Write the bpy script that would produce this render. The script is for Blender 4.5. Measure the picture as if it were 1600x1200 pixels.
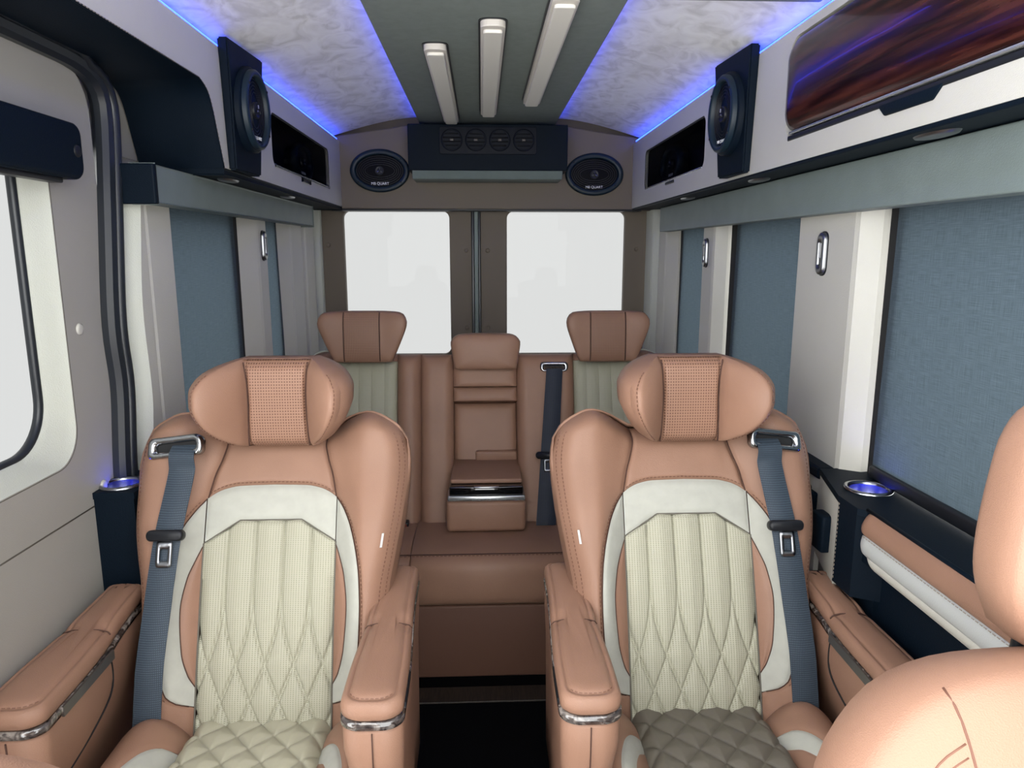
import bpy, bmesh, math, random
from mathutils import Vector, Matrix
random.seed(7)
for o in list(bpy.data.objects): bpy.data.objects.remove(o)
SC = bpy.context.scene
COL = SC.collection

# ------------------------------------------------------------------ camera, sky, exposure
cd = bpy.data.cameras.new('camera'); cam = bpy.data.objects.new('camera', cd); COL.objects.link(cam)
cd.sensor_fit = 'HORIZONTAL'; cd.sensor_width = 36.0; cd.lens = 36.0*1110/1600
cd.clip_start = 0.02
cam.location = (-0.033, 0, 1.4)
cam.rotation_euler = (math.radians(79.436), 0, math.radians(-2.434))
SC.camera = cam
W_STR = 7.0            # overcast daylight, the same in all directions
w = bpy.data.worlds.new('overcast_sky'); SC.world = w; w.use_nodes = True
w.node_tree.nodes['Background'].inputs[0].default_value = (0.985, 1.0, 0.99, 1)
w.node_tree.nodes['Background'].inputs[1].default_value = W_STR
GLASS_T = 0.745/W_STR  # privacy tint
vs = SC.view_settings
vs.view_transform = 'Standard'; vs.look = 'None'; vs.exposure = 0.0; vs.gamma = 1.0; vs.use_curve_mapping = False

# ------------------------------------------------------------------ materials
MATS = {}
def nodes(name):
    m = bpy.data.materials.new(name); m.use_nodes = True
    nt = m.node_tree; b = nt.nodes['Principled BSDF']
    MATS[name] = m
    return m, nt, b
def N(nt, t, **k):
    n = nt.nodes.new(t)
    for a, v in k.items(): setattr(n, a, v)
    return n
def mat(name, col, rough=.5, metal=0, bump=0, bscale=300, var=0, vscale=6, spec=.5, coat=0, wave=None, coord='Object'):
    m, nt, b = nodes(name)
    b.inputs['Base Color'].default_value = (*col, 1)
    b.inputs['Roughness'].default_value = rough; b.inputs['Metallic'].default_value = metal
    b.inputs['Specular IOR Level'].default_value = spec
    b.inputs['Coat Weight'].default_value = coat; b.inputs['Coat Roughness'].default_value = .04
    tc = N(nt, 'ShaderNodeTexCoord')
    if var:
        nz = N(nt, 'ShaderNodeTexNoise'); nz.inputs['Scale'].default_value = vscale; nz.inputs['Detail'].default_value = 5
        nt.links.new(tc.outputs[coord], nz.inputs['Vector'])
        r = N(nt, 'ShaderNodeValToRGB')
        r.color_ramp.elements[0].position = .3; r.color_ramp.elements[1].position = .7
        r.color_ramp.elements[0].color = (*[c*(1-var) for c in col], 1); r.color_ramp.elements[1].color = (*[min(1, c*(1+var)) for c in col], 1)
        nt.links.new(nz.outputs['Fac'], r.inputs['Fac']); nt.links.new(r.outputs['Color'], b.inputs['Base Color'])
    if bump:
        nz = N(nt, 'ShaderNodeTexVoronoi' if bscale >= 250 else 'ShaderNodeTexNoise'); nz.inputs['Scale'].default_value = bscale
        nt.links.new(tc.outputs[coord], nz.inputs['Vector'])
        bp = N(nt, 'ShaderNodeBump'); bp.inputs['Strength'].default_value = bump; bp.inputs['Distance'].default_value = .001
        nt.links.new(nz.outputs[0], bp.inputs['Height']); nt.links.new(bp.outputs['Normal'], b.inputs['Normal'])
    return m
def emat(name, col, s):
    m, nt, b = nodes(name)
    b.inputs['Base Color'].default_value = (*col, 1); b.inputs['Emission Color'].default_value = (*col, 1); b.inputs['Emission Strength'].default_value = s
    return m
def perf(name, col, dark, nx, ny, rad, rough=.5):      # perforated leather: small dark holes laid out on the UVs (metres)
    m, nt, b = nodes(name)
    b.inputs['Roughness'].default_value = rough; b.inputs['Specular IOR Level'].default_value = .25
    uv = N(nt, 'ShaderNodeUVMap')
    mp = N(nt, 'ShaderNodeVectorMath', operation='MULTIPLY'); mp.inputs[1].default_value = (nx, ny, 0)
    fr = N(nt, 'ShaderNodeVectorMath', operation='FRACTION'); sb = N(nt, 'ShaderNodeVectorMath', operation='SUBTRACT'); sb.inputs[1].default_value = (.5, .5, 0)
    ln = N(nt, 'ShaderNodeVectorMath', operation='LENGTH')
    mr = N(nt, 'ShaderNodeMapRange'); mr.inputs['From Min'].default_value = rad*.7; mr.inputs['From Max'].default_value = rad*1.25
    mx = N(nt, 'ShaderNodeMix', data_type='RGBA'); mx.inputs['A'].default_value = (*dark, 1); mx.inputs['B'].default_value = (*col, 1)
    L = nt.links.new
    L(uv.outputs[0], mp.inputs[0]); L(mp.outputs[0], fr.inputs[0]); L(fr.outputs[0], sb.inputs[0]); L(sb.outputs[0], ln.inputs[0])
    L(ln.outputs['Value'], mr.inputs['Value']); L(mr.outputs[0], mx.inputs['Factor']); L(mx.outputs['Result'], b.inputs['Base Color'])
    bp = N(nt, 'ShaderNodeBump'); bp.inputs['Strength'].default_value = .5; bp.inputs['Distance'].default_value = .001
    L(mr.outputs[0], bp.inputs['Height']); L(bp.outputs['Normal'], b.inputs['Normal'])
    return m
def weave(name, c1, c2, rough=.8, sx=900, sy=900, trans=0, scale=(1, 1, 1)):   # woven cloth: two crossing streaked noises
    m, nt, b = nodes(name); L = nt.links.new
    b.inputs['Roughness'].default_value = rough; b.inputs['Specular IOR Level'].default_value = .2
    tc = N(nt, 'ShaderNodeTexCoord')
    outs = []
    for sc in ((8, 25, sy), (8, sx, 25)):
        mp = N(nt, 'ShaderNodeMapping'); mp.inputs['Scale'].default_value = (sc[0], sc[1]*scale[1], sc[2]*scale[2])
        nz = N(nt, 'ShaderNodeTexNoise'); nz.inputs['Scale'].default_value = 1; nz.inputs['Detail'].default_value = 2
        L(tc.outputs['Object'], mp.inputs['Vector']); L(mp.outputs[0], nz.inputs['Vector']); outs.append(nz.outputs['Fac'])
    ad = N(nt, 'ShaderNodeMath', operation='ADD'); L(outs[0], ad.inputs[0]); L(outs[1], ad.inputs[1])
    mr = N(nt, 'ShaderNodeMapRange'); mr.inputs['From Min'].default_value = .65; mr.inputs['From Max'].default_value = 1.35; L(ad.outputs[0], mr.inputs['Value'])
    mx = N(nt, 'ShaderNodeMix', data_type='RGBA'); mx.inputs['A'].default_value = (*c1, 1); mx.inputs['B'].default_value = (*c2, 1)
    L(mr.outputs[0], mx.inputs['Factor']); L(mx.outputs['Result'], b.inputs['Base Color'])
    if trans:
        t = N(nt, 'ShaderNodeBsdfTranslucent'); t.inputs[0].default_value = (.52, .72, .86, 1)
        s = N(nt, 'ShaderNodeMixShader'); s.inputs[0].default_value = trans
        L(b.outputs[0], s.inputs[1]); L(t.outputs[0], s.inputs[2]); L(s.outputs[0], nt.nodes['Material Output'].inputs['Surface'])
    return m
def marble(name, cols, scale, rough, bump=0, coat=0, stretch=(1, 1, 1), dist=1.6):
    m, nt, b = nodes(name); L = nt.links.new
    b.inputs['Roughness'].default_value = rough; b.inputs['Coat Weight'].default_value = coat; b.inputs['Coat Roughness'].default_value = .03
    tc = N(nt, 'ShaderNodeTexCoord'); mp = N(nt, 'ShaderNodeMapping'); mp.inputs['Scale'].default_value = stretch
    nz = N(nt, 'ShaderNodeTexNoise'); nz.inputs['Scale'].default_value = scale; nz.inputs['Detail'].default_value = 8; nz.inputs['Distortion'].default_value = dist
    r = N(nt, 'ShaderNodeValToRGB'); e = r.color_ramp.elements
    e[0].position = .36; e[0].color = (*cols[0], 1); e[1].position = .64; e[1].color = (*cols[-1], 1)
    if len(cols) == 3: k = e.new(.5); k.color = (*cols[1], 1)
    L(tc.outputs['Object'], mp.inputs[0]); L(mp.outputs[0], nz.inputs['Vector']); L(nz.outputs['Fac'], r.inputs['Fac']); L(r.outputs['Color'], b.inputs['Base Color'])
    if bump:
        bp = N(nt, 'ShaderNodeBump'); bp.inputs['Strength'].default_value = bump; bp.inputs['Distance'].default_value = .002
        L(nz.outputs['Fac'], bp.inputs['Height']); L(bp.outputs['Normal'], b.inputs['Normal'])
    return m
def tint(name, t, refl=.012):
    m, nt, b = nodes(name); L = nt.links.new
    tr = N(nt, 'ShaderNodeBsdfTransparent'); tr.inputs[0].default_value = (t, t, t, 1)
    gl = N(nt, 'ShaderNodeBsdfGlossy'); gl.inputs['Roughness'].default_value = .02
    s = N(nt, 'ShaderNodeMixShader'); s.inputs[0].default_value = refl
    L(tr.outputs[0], s.inputs[1]); L(gl.outputs[0], s.inputs[2]); L(s.outputs[0], nt.nodes['Material Output'].inputs['Surface'])
    return m

SALMON = (.258, .144, .098)
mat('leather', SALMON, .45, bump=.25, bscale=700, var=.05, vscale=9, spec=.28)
perf('leather_perf', SALMON, (.095, .042, .026), 165, 165, .235, .45)
perf('cream_perf', (.370, .360, .280), (.235, .222, .155), 190, 260, .25, .5)
mat('cream', (.355, .335, .25), .5, bump=.2, bscale=700)
mat('taupe_cushion', (.13, .115, .090), .5, bump=.2, bscale=700)
mat('ivory_suede', (.385, .383, .340), .75, bump=.2, bscale=120, var=.05, vscale=40, spec=.2)
mat('stitch', (.135, .058, .036), .7)
mat('stitch_light', (.26, .22, .18), .7)
mat('kick_leather_shaded', (.105, .052, .036), .5, bump=.25, bscale=700, spec=.2)  # leather darkened to carry the shade low on the bench front
mat('seam', (.055, .022, .014), .8); mat('seam_soft', (.12, .05, .032), .7); mat('seam_grey', (.11, .10, .08), .8)
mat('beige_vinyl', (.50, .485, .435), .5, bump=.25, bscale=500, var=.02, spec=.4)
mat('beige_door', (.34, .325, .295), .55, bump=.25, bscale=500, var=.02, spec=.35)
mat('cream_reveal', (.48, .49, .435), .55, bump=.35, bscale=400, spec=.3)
mat('taupe_rear', (.145, .118, .092), .6, bump=.2, bscale=500, spec=.3)
mat('navy_leather', (.0035, .0075, .0135), .5, bump=.2, bscale=500, spec=.07)
mat('slate_vinyl', (.160, .195, .188), .5, bump=.3, bscale=450, var=.06, vscale=14, spec=.35)
mat('slate_headliner', (.20, .225, .21), .85, bump=.4, bscale=160, var=.05, vscale=40, spec=.15)
marble('marbled_suede', [(.72, .705, .67), (.87, .855, .83), (.95, .94, .92)], 11, .8, bump=.5, stretch=(1.3, .8, 1))
mat('black_rubber', (.012, .015, .02), .35, spec=.5)
mat('black_plastic', (.011, .012, .015), .4, spec=.25)
mat('black_gap', (.004, .004, .005), .8)
mat('piano_black', (.006, .006, .007), .05, coat=1)
tint('smoked_glass', .66)
tint('window_glass', math.sqrt(GLASS_T), .004)
mat('chrome', (.36, .37, .385), .2, metal=1)
mat('satin_metal', (.27, .275, .285), .34, metal=1)
mat('white_plastic', (.55, .55, .54), .4)
mat('lamp_cover', (.80, .76, .68), .5, spec=.3)
mat('lamp_frame', (.66, .61, .55), .45)
mat('carpet', (.0025, .0025, .0032), .95, bump=1, bscale=200, spec=.05)
def webbing(name, c1, c2):
    m, nt, b = nodes(name); L = nt.links.new; b.inputs['Roughness'].default_value = .55; b.inputs['Specular IOR Level'].default_value = .3
    tc = N(nt, 'ShaderNodeTexCoord'); ck = []
    for d_, sc in (('X', 95), ('Z', 75)):
        wv = N(nt, 'ShaderNodeTexWave', bands_direction=d_); wv.inputs['Scale'].default_value = sc; wv.inputs['Distortion'].default_value = .6; wv.inputs['Detail Scale'].default_value = 3
        L(tc.outputs['Object'], wv.inputs['Vector']); ck.append(wv.outputs['Fac'])
    mu = N(nt, 'ShaderNodeMath', operation='MULTIPLY'); L(ck[0], mu.inputs[0]); L(ck[1], mu.inputs[1])
    mx = N(nt, 'ShaderNodeMix', data_type='RGBA'); mx.inputs['A'].default_value = (*c1, 1); mx.inputs['B'].default_value = (*c2, 1); L(mu.outputs[0], mx.inputs['Factor']); L(mx.outputs['Result'], b.inputs['Base Color'])
    bp = N(nt, 'ShaderNodeBump'); bp.inputs['Strength'].default_value = .4; bp.inputs['Distance'].default_value = .001; L(mu.outputs[0], bp.inputs['Height']); L(bp.outputs['Normal'], b.inputs['Normal'])
webbing('belt_web', (.022, .033, .047), (.070, .092, .120)); webbing('belt_web_dark', (.010, .014, .026), (.028, .036, .058))
weave('shade_cloth', (.024, .036, .046), (.076, .100, .120), .9, 800, 800, trans=.019)
marble('marble_trim', [(.018, .014, .014), (.06, .05, .047), (.24, .21, .19)], 38, .12, coat=1)
marble('wood_gloss', [(.008, .002, .002), (.026, .006, .005), (.060, .016, .011)], 9, .20, coat=.18, stretch=(4, .5, 9), dist=.35)
MATS['wood_gloss'].node_tree.nodes['Principled BSDF'].inputs['Specular IOR Level'].default_value = .22
marble('oak', [(.010, .007, .005), (.030, .021, .014)], 18, .5, stretch=(6, .6, 6))
emat('blue_led', (.02, .06, 1.0), 12.0)
emat('blue_cup', (.02, .05, 1.0), 2.2)
mat('decal_white', (.75, .75, .75), .5)
mat('brown_red', (.22, .03, .02), .4)

# ------------------------------------------------------------------ mesh helpers
ORG = {}
def org(o): return ORG.get(o.name, Vector((0, 0, 0))) if o else Vector((0, 0, 0))
def tag(o, label, cat, group=None):
    o['label'] = label; o['category'] = cat
    if group: o['group'] = group
    return o
def thing(name, label, cat, loc, group=None):
    o = bpy.data.objects.new(name, None); COL.objects.link(o); o.empty_display_size = .05
    o.location = loc; ORG[o.name] = Vector(loc)
    return tag(o, label, cat, group)
def obj(name, V, Fc, m, parent=None, smooth=True, uv=None, flip=False, label=None):
    """V in world coordinates; the object is linked under parent (or with its origin at its own base)."""
    V = [Vector(v) for v in V]
    if parent: O = org(parent)
    else:
        O = Vector((sum((min(v[i] for v in V), max(v[i] for v in V)))/2 for i in range(3))); O.z = min(v.z for v in V)
    me = bpy.data.meshes.new(name)
    me.from_pydata([v-O for v in V], [], [tuple(reversed(f)) if flip else f for f in Fc])
    me.materials.append(MATS[m])
    if uv:
        l = me.uv_layers.new(name='UVMap')
        for lp in me.loops: l.data[lp.index].uv = uv[lp.vertex_index]
    if smooth: me.polygons.foreach_set('use_smooth', [True]*len(me.polygons))
    me.update()
    o = bpy.data.objects.new(name, me); COL.objects.link(o)
    if parent: o.parent = parent
    else: o.location = O
    ORG[o.name] = O
    if label: o['label'] = label
    return o
def struct(o): o['kind'] = 'structure'; return o
def sharpen(o, ang=35):
    me = o.data
    bm = bmesh.new(); bm.from_mesh(me)
    for e in bm.edges:
        if len(e.link_faces) == 2 and e.calc_face_angle(0) > math.radians(ang): e.smooth = False
    bm.to_mesh(me); bm.free(); return o
class B:      # collects shapes for one mesh
    def __init__(s): s.V = []; s.F = []
    def add(s, V, Fc):
        k = len(s.V); s.V += [Vector(v) for v in V]; s.F += [tuple(i+k for i in f) for f in Fc]; return s
    def obj(s, name, m, parent=None, smooth=True, label=None): 
        o = obj(name, s.V, s.F, m, parent, smooth, label=label)
        if smooth: sharpen(o)
        return o
def bmdata(bm):
    bm.verts.index_update(); V = [v.co.copy() for v in bm.verts]; Fc = [tuple(v.index for v in f.verts) for f in bm.faces]; bm.free(); return V, Fc
def rbox(a, b, r=0, seg=3):
    """box between corners a and b with rounded edges of radius r"""
    bm = bmesh.new(); bmesh.ops.create_cube(bm, size=1)
    a = Vector(a); b = Vector(b)
    for v in bm.verts: v.co = Vector(((a[i]+b[i])/2+v.co[i]*(b[i]-a[i]) for i in range(3)))
    if r:
        r = min(r, min(abs(b[i]-a[i]) for i in range(3))*.49)
        bmesh.ops.bevel(bm, geom=bm.edges[:], offset=r, segments=seg, profile=.5, affect='EDGES')
    bmesh.ops.recalc_face_normals(bm, faces=bm.faces)
    return bmdata(bm)
def prism(pts, ext, r=0, seg=2):
    """polygon (3D points) extruded along vector ext, edges rounded by r"""
    bm = bmesh.new(); ext = Vector(ext)
    a = [bm.verts.new(p) for p in pts]; b = [bm.verts.new(Vector(p)+ext) for p in pts]
    n = len(pts); bm.faces.new(a); bm.faces.new(b[::-1])
    for i in range(n): bm.faces.new((a[i], b[i], b[(i+1) % n], a[(i+1) % n]))
    bmesh.ops.recalc_face_normals(bm, faces=bm.faces)
    if r: bmesh.ops.bevel(bm, geom=[e for e in bm.edges if e.calc_face_angle(0) > .5], offset=r, segments=seg, profile=.5, affect='EDGES')
    return bmdata(bm)
def tube(path, r, n=8, closed=False):
    P = [Vector(p) for p in path]; V = []; Fc = []; k = len(P); u = None
    for i, p in enumerate(P):
        if closed: d = P[(i+1) % k]-P[i-1]
        else: d = P[min(i+1, k-1)]-P[max(i-1, 0)]
        d.normalize()
        if u is None:
            u = d.cross(Vector((0, 0, 1))) if abs(d.z) < .9 else d.cross(Vector((1, 0, 0)))
        else: u = u-d*u.dot(d)        # carried along so the section never flips
        u.normalize(); v = d.cross(u).normalized()
        rr = r[i] if isinstance(r, (list, tuple)) else r
        for j in range(n):
            a = 2*math.pi*j/n; V.append(p+u*math.cos(a)*rr+v*math.sin(a)*rr)
    for i in range(k if closed else k-1):
        for j in range(n):
            a = i*n+j; b = i*n+(j+1) % n; c = ((i+1) % k)*n+(j+1) % n; d = ((i+1) % k)*n+j
            Fc.append((a, b, c, d))
    if not closed: Fc += [tuple(range(n))[::-1], tuple((k-1)*n+j for j in range(n))]
    return V, Fc
def puff_depth(outline, front, edge):
    """height of a pillow() front above its plane at (a, b)"""
    n = len(outline); cx = sum(p[0] for p in outline)/n; cy = sum(p[1] for p in outline)/n
    pol = sorted((math.atan2(p[1]-cy, p[0]-cx), math.hypot(p[0]-cx, p[1]-cy)) for p in outline)
    def f(a, b):
        t = math.atan2(b-cy, a-cx); r = math.hypot(a-cx, b-cy)
        for q in range(len(pol)):
            if pol[q][0] >= t: break
        else: q = 0
        a0, r0 = pol[q-1]; a1, r1 = pol[q]; da = (a1-a0) % (2*math.pi) or 1e-6; w_ = ((t-a0) % (2*math.pi))/da
        k = min(1, r/(r0+(r1-r0)*min(1, w_)))
        return front*max(0, math.sqrt(1-k*k))**edge
    return f
def loft(rings, cap0=True, cap1=True):
    n = len(rings[0]); V = [v for r in rings for v in r]; Fc = []
    for i in range(len(rings)-1):
        for j in range(n): Fc.append((i*n+j, i*n+(j+1) % n, (i+1)*n+(j+1) % n, (i+1)*n+j))
    if cap0: Fc.append(tuple(range(n))[::-1])
    if cap1: Fc.append(tuple((len(rings)-1)*n+j for j in range(n)))
    return V, Fc
def surf(fn, nu, nv):
    V = [fn(i/nu, j/nv) for j in range(nv+1) for i in range(nu+1)]
    Fc = [(j*(nu+1)+i, j*(nu+1)+i+1, (j+1)*(nu+1)+i+1, (j+1)*(nu+1)+i) for j in range(nv) for i in range(nu)]
    return V, Fc
def spline(pts, n, closed=True):
    """Catmull-Rom through 2D/3D points, resampled to n points evenly by length"""
    P = [Vector(p) for p in pts]; k = len(P); out = []
    for i in range(k if closed else k-1):
        p0 = P[i-1] if (closed or i) else P[0]; p1 = P[i]; p2 = P[(i+1) % k]
        p3 = P[(i+2) % k] if (closed or i+2 < k) else P[k-1]
        for q in range(12):
            t = q/12
            out.append(.5*((2*p1)+(p2-p0)*t+(2*p0-5*p1+4*p2-p3)*t*t+(3*p1-p0-3*p2+p3)*t**3))
    if not closed: out.append(P[-1])
    else: out.append(out[0])
    L = [0]
    for a, b in zip(out, out[1:]): L.append(L[-1]+(b-a).length)
    res = []; j = 0
    for i in range(n):
        t = L[-1]*i/(n if closed else n-1)
        while j < len(L)-2 and L[j+1] < t: j += 1
        f = (t-L[j])/max(1e-9, L[j+1]-L[j]); res.append(out[j].lerp(out[j+1], f))
    return res
def rrect(x0, x1, y0, y1, r, n=8):
    """rounded rectangle as 2D points; r single or 4 (bl, br, tr, tl)"""
    r = r if isinstance(r, (list, tuple)) else (r,)*4; out = []
    for (cx, cy, rr, a0) in ((x0+r[0], y0+r[0], r[0], 180), (x1-r[1], y0+r[1], r[1], 270), (x1-r[2], y1-r[2], r[2], 0), (x0+r[3], y1-r[3], r[3], 90)):
        for i in range(n+1):
            a = math.radians(a0+90*i/n); out.append((cx+rr*math.cos(a), cy+rr*math.sin(a)))
    return out
def pillow(outline, place, front, back=0, k=7, edge=.55):
    """outline: 2D points; place(a, b, d) -> 3D; puffed to depth front (and -back behind)"""
    n = len(outline); cx = sum(p[0] for p in outline)/n; cy = sum(p[1] for p in outline)/n
    V = []; Fc = []; rows = []
    def ring(s, d):
        i0 = len(V)
        for p in outline: V.append(place(cx+(p[0]-cx)*s, cy+(p[1]-cy)*s, d))
        rows.append(i0)
    prof = [(math.sin(math.pi/2*i/k), math.cos(math.pi/2*i/k)) for i in range(k+1)]   # s from 0 to 1
    if back:
        for s, d in prof[1:-1]: ring(1-(1-s)*1.0, -back*d**edge)
    for s, d in reversed(prof[1:]): ring(s, front*d**edge)
    for a, b in zip(rows, rows[1:]):
        for j in range(n): Fc.append((a+j, a+(j+1) % n, b+(j+1) % n, b+j))
    V.append(place(cx, cy, front)); c = len(V)-1
    for j in range(n): Fc.append((rows[-1]+j, rows[-1]+(j+1) % n, c))
    if back:
        V.append(place(cx, cy, -back)); c = len(V)-1
        for j in range(n): Fc.append((rows[0]+(j+1) % n, rows[0]+j, c))
    return V, Fc
def band(A, Bp):
    n = len(A); return list(A)+list(Bp), [(i, (i+1) % n, n+(i+1) % n, n+i) for i in range(n)]
def pw(tab):
    """smooth piecewise function through sorted (x, y) pairs"""
    def f(x):
        if x <= tab[0][0]: return tab[0][1]
        if x >= tab[-1][0]: return tab[-1][1]
        for i in range(len(tab)-1):
            (x0, y0), (x1, y1) = tab[i], tab[i+1]
            if x <= x1:
                def sl(j):
                    if j <= 0 or j >= len(tab)-1: 
                        a = max(0, min(j, len(tab)-2)); return (tab[a+1][1]-tab[a][1])/(tab[a+1][0]-tab[a][0])
                    d0 = (tab[j][1]-tab[j-1][1])/(tab[j][0]-tab[j-1][0]); d1 = (tab[j+1][1]-tab[j][1])/(tab[j+1][0]-tab[j][0])
                    return 0 if d0*d1 <= 0 else 2*d0*d1/(d0+d1)
                h = x1-x0; t = (x-x0)/h; m0 = sl(i)*h; m1 = sl(i+1)*h
                return (2*t**3-3*t*t+1)*y0+(t**3-2*t*t+t)*m0+(-2*t**3+3*t*t)*y1+(t**3-t*t)*m1
    return f
def sst(a, b, x):
    t = max(0, min(1, (x-a)/(b-a))); return t*t*(3-2*t)
def cosp(t): return .5-.5*math.cos(math.pi*t)
def dashes(path, r=.0011, dash=.005, gap=.0035):
    """thread stitches along a 3D path"""
    P = [Vector(p) for p in path]; b = B(); L = [0]
    for a, c in zip(P, P[1:]): L.append(L[-1]+(c-a).length)
    def pt(t):
        for i in range(len(P)-1):
            if t <= L[i+1]: return P[i].lerp(P[i+1], (t-L[i])/max(1e-9, L[i+1]-L[i]))
        return P[-1]
    t = 0
    while t+dash < L[-1]:
        b.add(*tube([pt(t), pt(t+dash)], r, 4)); t += dash+gap
    return b

# ================================================================== THE SETTING
Y_END = 3.40; YF = {-1: .72, 1: -.45}; YC = .40     # shell starts: left and roof open for daylight, right run forward to block light
fl = struct(obj('floor', *rbox((-.92, -.45, -.04), (.92, 3.56, 0)), 'carpet', smooth=False)); fl['label'] = 'dark carpet floor of the van'
# wall skins, plus an added light block at the right front
def wall(side, sgn):
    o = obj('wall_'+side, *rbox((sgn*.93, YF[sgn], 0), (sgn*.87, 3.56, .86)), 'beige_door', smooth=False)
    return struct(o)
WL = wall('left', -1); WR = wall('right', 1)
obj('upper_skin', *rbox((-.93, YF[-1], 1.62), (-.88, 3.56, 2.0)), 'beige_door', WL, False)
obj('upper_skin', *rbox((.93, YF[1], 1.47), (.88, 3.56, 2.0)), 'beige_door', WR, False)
obj('front_light_block', *rbox((.93, YF[1], .86), (.848, .70, 1.47)), 'beige_door', WR, False)  # unseen piece added to keep out light from the front right
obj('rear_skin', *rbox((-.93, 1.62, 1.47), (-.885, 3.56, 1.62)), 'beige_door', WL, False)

# ceiling: two marbled suede panels and the slate centre panel
CE = struct(obj('ceiling', *rbox((-.93, YC, 2.02), (.93, 3.56, 2.05)), 'beige_door', smooth=False))
for s in (-1, 1):
    def f(u, v):
        x = .70+(.26-.70)*u; z = 1.915+.085*math.sin(u*math.pi/2)
        return Vector((s*x, YC+(Y_END-YC)*v, z))
    V, Fc = surf(f, 14, 60); n = len(V)
    V = V+[v+Vector((0, 0, .012)) for v in V]; Fc = Fc+[tuple(i+n for i in q[::-1]) for q in Fc]
    obj('suede_panel', V, Fc, 'marbled_suede', CE)
obj('centre_panel', *rbox((-.302, YC, 1.955), (.302, Y_END, 1.968), .004), 'slate_headliner', CE, False)
obj('crossbar', *rbox((.30, 1.45, 1.918), (.69, 1.60, 1.935), .006), 'slate_headliner', CE, False)

# rear bulkhead over the doors
pts = [(-.80, Y_END, 1.595), (.80, Y_END, 1.588), (.80, Y_END, 1.90), (.30, Y_END, 1.972), (-.30, Y_END, 1.972), (-.80, Y_END, 1.90)]
BK = struct(obj('wall_rear', *prism(pts, (0, .05, 0), .006), 'taupe_rear', smooth=False))
obj('bottom_trim', *rbox((-.72, Y_END-.004, 1.585), (.72, Y_END+.05, 1.594), .002), 'black_plastic', BK, False)
obj('rear_frame', *rbox((-.93, 3.545, 1.59), (.93, 3.58, 2.02)), 'taupe_rear', BK, False)

# rear doors
YD = 3.50
def rear_door(n, x0, x1, wx0, wx1):
    zo0, zo1 = .02, 1.62
    A = rrect(x0, x1, zo0, zo1, .015); Bo = rrect(wx0, wx1, .90, 1.59, .035)
    front = [(p[0], YD, p[1]) for p in A]; hole = [(p[0], YD, p[1]) for p in Bo]; hole2 = [(p[0]*1, YD+.035, p[1]) for p in Bo]
    b = B(); b.add(*band(front, hole)); b.add(*band(hole, hole2)); b.add(*band([(p[0], YD+.05, p[1]) for p in A], front)); b.add(*band(hole2, [(p[0], YD+.05, p[1]) for p in A]))
    d = struct(b.obj('door_%d' % n, 'taupe_rear'))
    g = [(p[0], YD+.030, p[1]) for p in rrect(wx0-.01, wx1+.01, .89, 1.60, .035)]
    obj('pane', *prism(g, (0, .004, 0)), 'window_glass', d, False, label='bright tinted rear window pane')
    return d
D1 = rear_door(1, -.83, -.074, -.69, -.185)
D2 = rear_door(2, -.040, .80, .091, .665)
def cap(parent, p, nrm, r=.011, m='taupe_rear'):
    n = Vector(nrm); u = n.cross(Vector((0, 0, 1))).normalized(); v = n.cross(u)
    P = Vector(p)
    out = [(r*math.cos(2*math.pi*i/16), r*math.sin(2*math.pi*i/16)) for i in range(16)]
    obj('screw_cap', *pillow(out, lambda a, b, d: P+u*a+v*b+n*d, .005, 0, 4), m, parent)
for x, z in ((-.765, 1.43), (-.105, 1.405), (-.105, 1.03), (-.765, 1.02)): cap(D1, (x, YD, z), (0, -1, 0))
for x, z in ((-.002, 1.405), (-.002, 1.03), (.725, 1.41), (.725, 1.02)): cap(D2, (x, YD, z), (0, -1, 0))
b = B(); b.add(*rbox((-.080, 3.475, .3), (-.066, 3.53, 1.595), .004)); b.add(*rbox((-.048, 3.475, .3), (-.036, 3.53, 1.595), .004))
sd = b.obj('trim_1', 'black_rubber'); struct(sd); sd['label'] = 'black rubber seal between the two rear doors'
obj('seal_core', *rbox((-.066, 3.482, .3), (-.048, 3.53, 1.595), .002), 'slate_vinyl', sd, False)

# --- right side: pillars, shades, corner
def pillar(name, sgn, y0, y1, z0, z1, xin, parent, ch0, ch1, m='beige_vinyl', xout=.875):
    """vertical trim panel, inner face at xin, chamfered front edge (towards the cab) and rear edge"""
    P = [(xout, y0-ch0+.008), (xin+.042, y0-ch0), (xin+.004, y0-.006), (xin, y0+.008), (xin, y1-.008), (xin+.004, y1+.002), (xout, y1+ch1)]
    pts = [(sgn*a, b, z0) for a, b in P]
    return obj(name, *prism(pts, (0, 0, z1-z0), .0), m, parent, False)
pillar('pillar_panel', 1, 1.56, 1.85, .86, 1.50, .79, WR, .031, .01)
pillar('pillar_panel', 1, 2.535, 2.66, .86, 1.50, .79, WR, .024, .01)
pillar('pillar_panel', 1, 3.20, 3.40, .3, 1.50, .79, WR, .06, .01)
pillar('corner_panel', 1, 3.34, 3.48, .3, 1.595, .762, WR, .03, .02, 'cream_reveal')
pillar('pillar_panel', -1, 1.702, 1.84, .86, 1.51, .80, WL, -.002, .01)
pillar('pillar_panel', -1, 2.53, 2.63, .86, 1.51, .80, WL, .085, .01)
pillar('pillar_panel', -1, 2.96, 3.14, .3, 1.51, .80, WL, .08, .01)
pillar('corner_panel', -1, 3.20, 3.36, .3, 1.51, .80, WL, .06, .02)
pillar('corner_panel', -1, 3.44, 3.48, .3, 1.595, .785, WL, .02, .02, 'cream_reveal')
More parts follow.
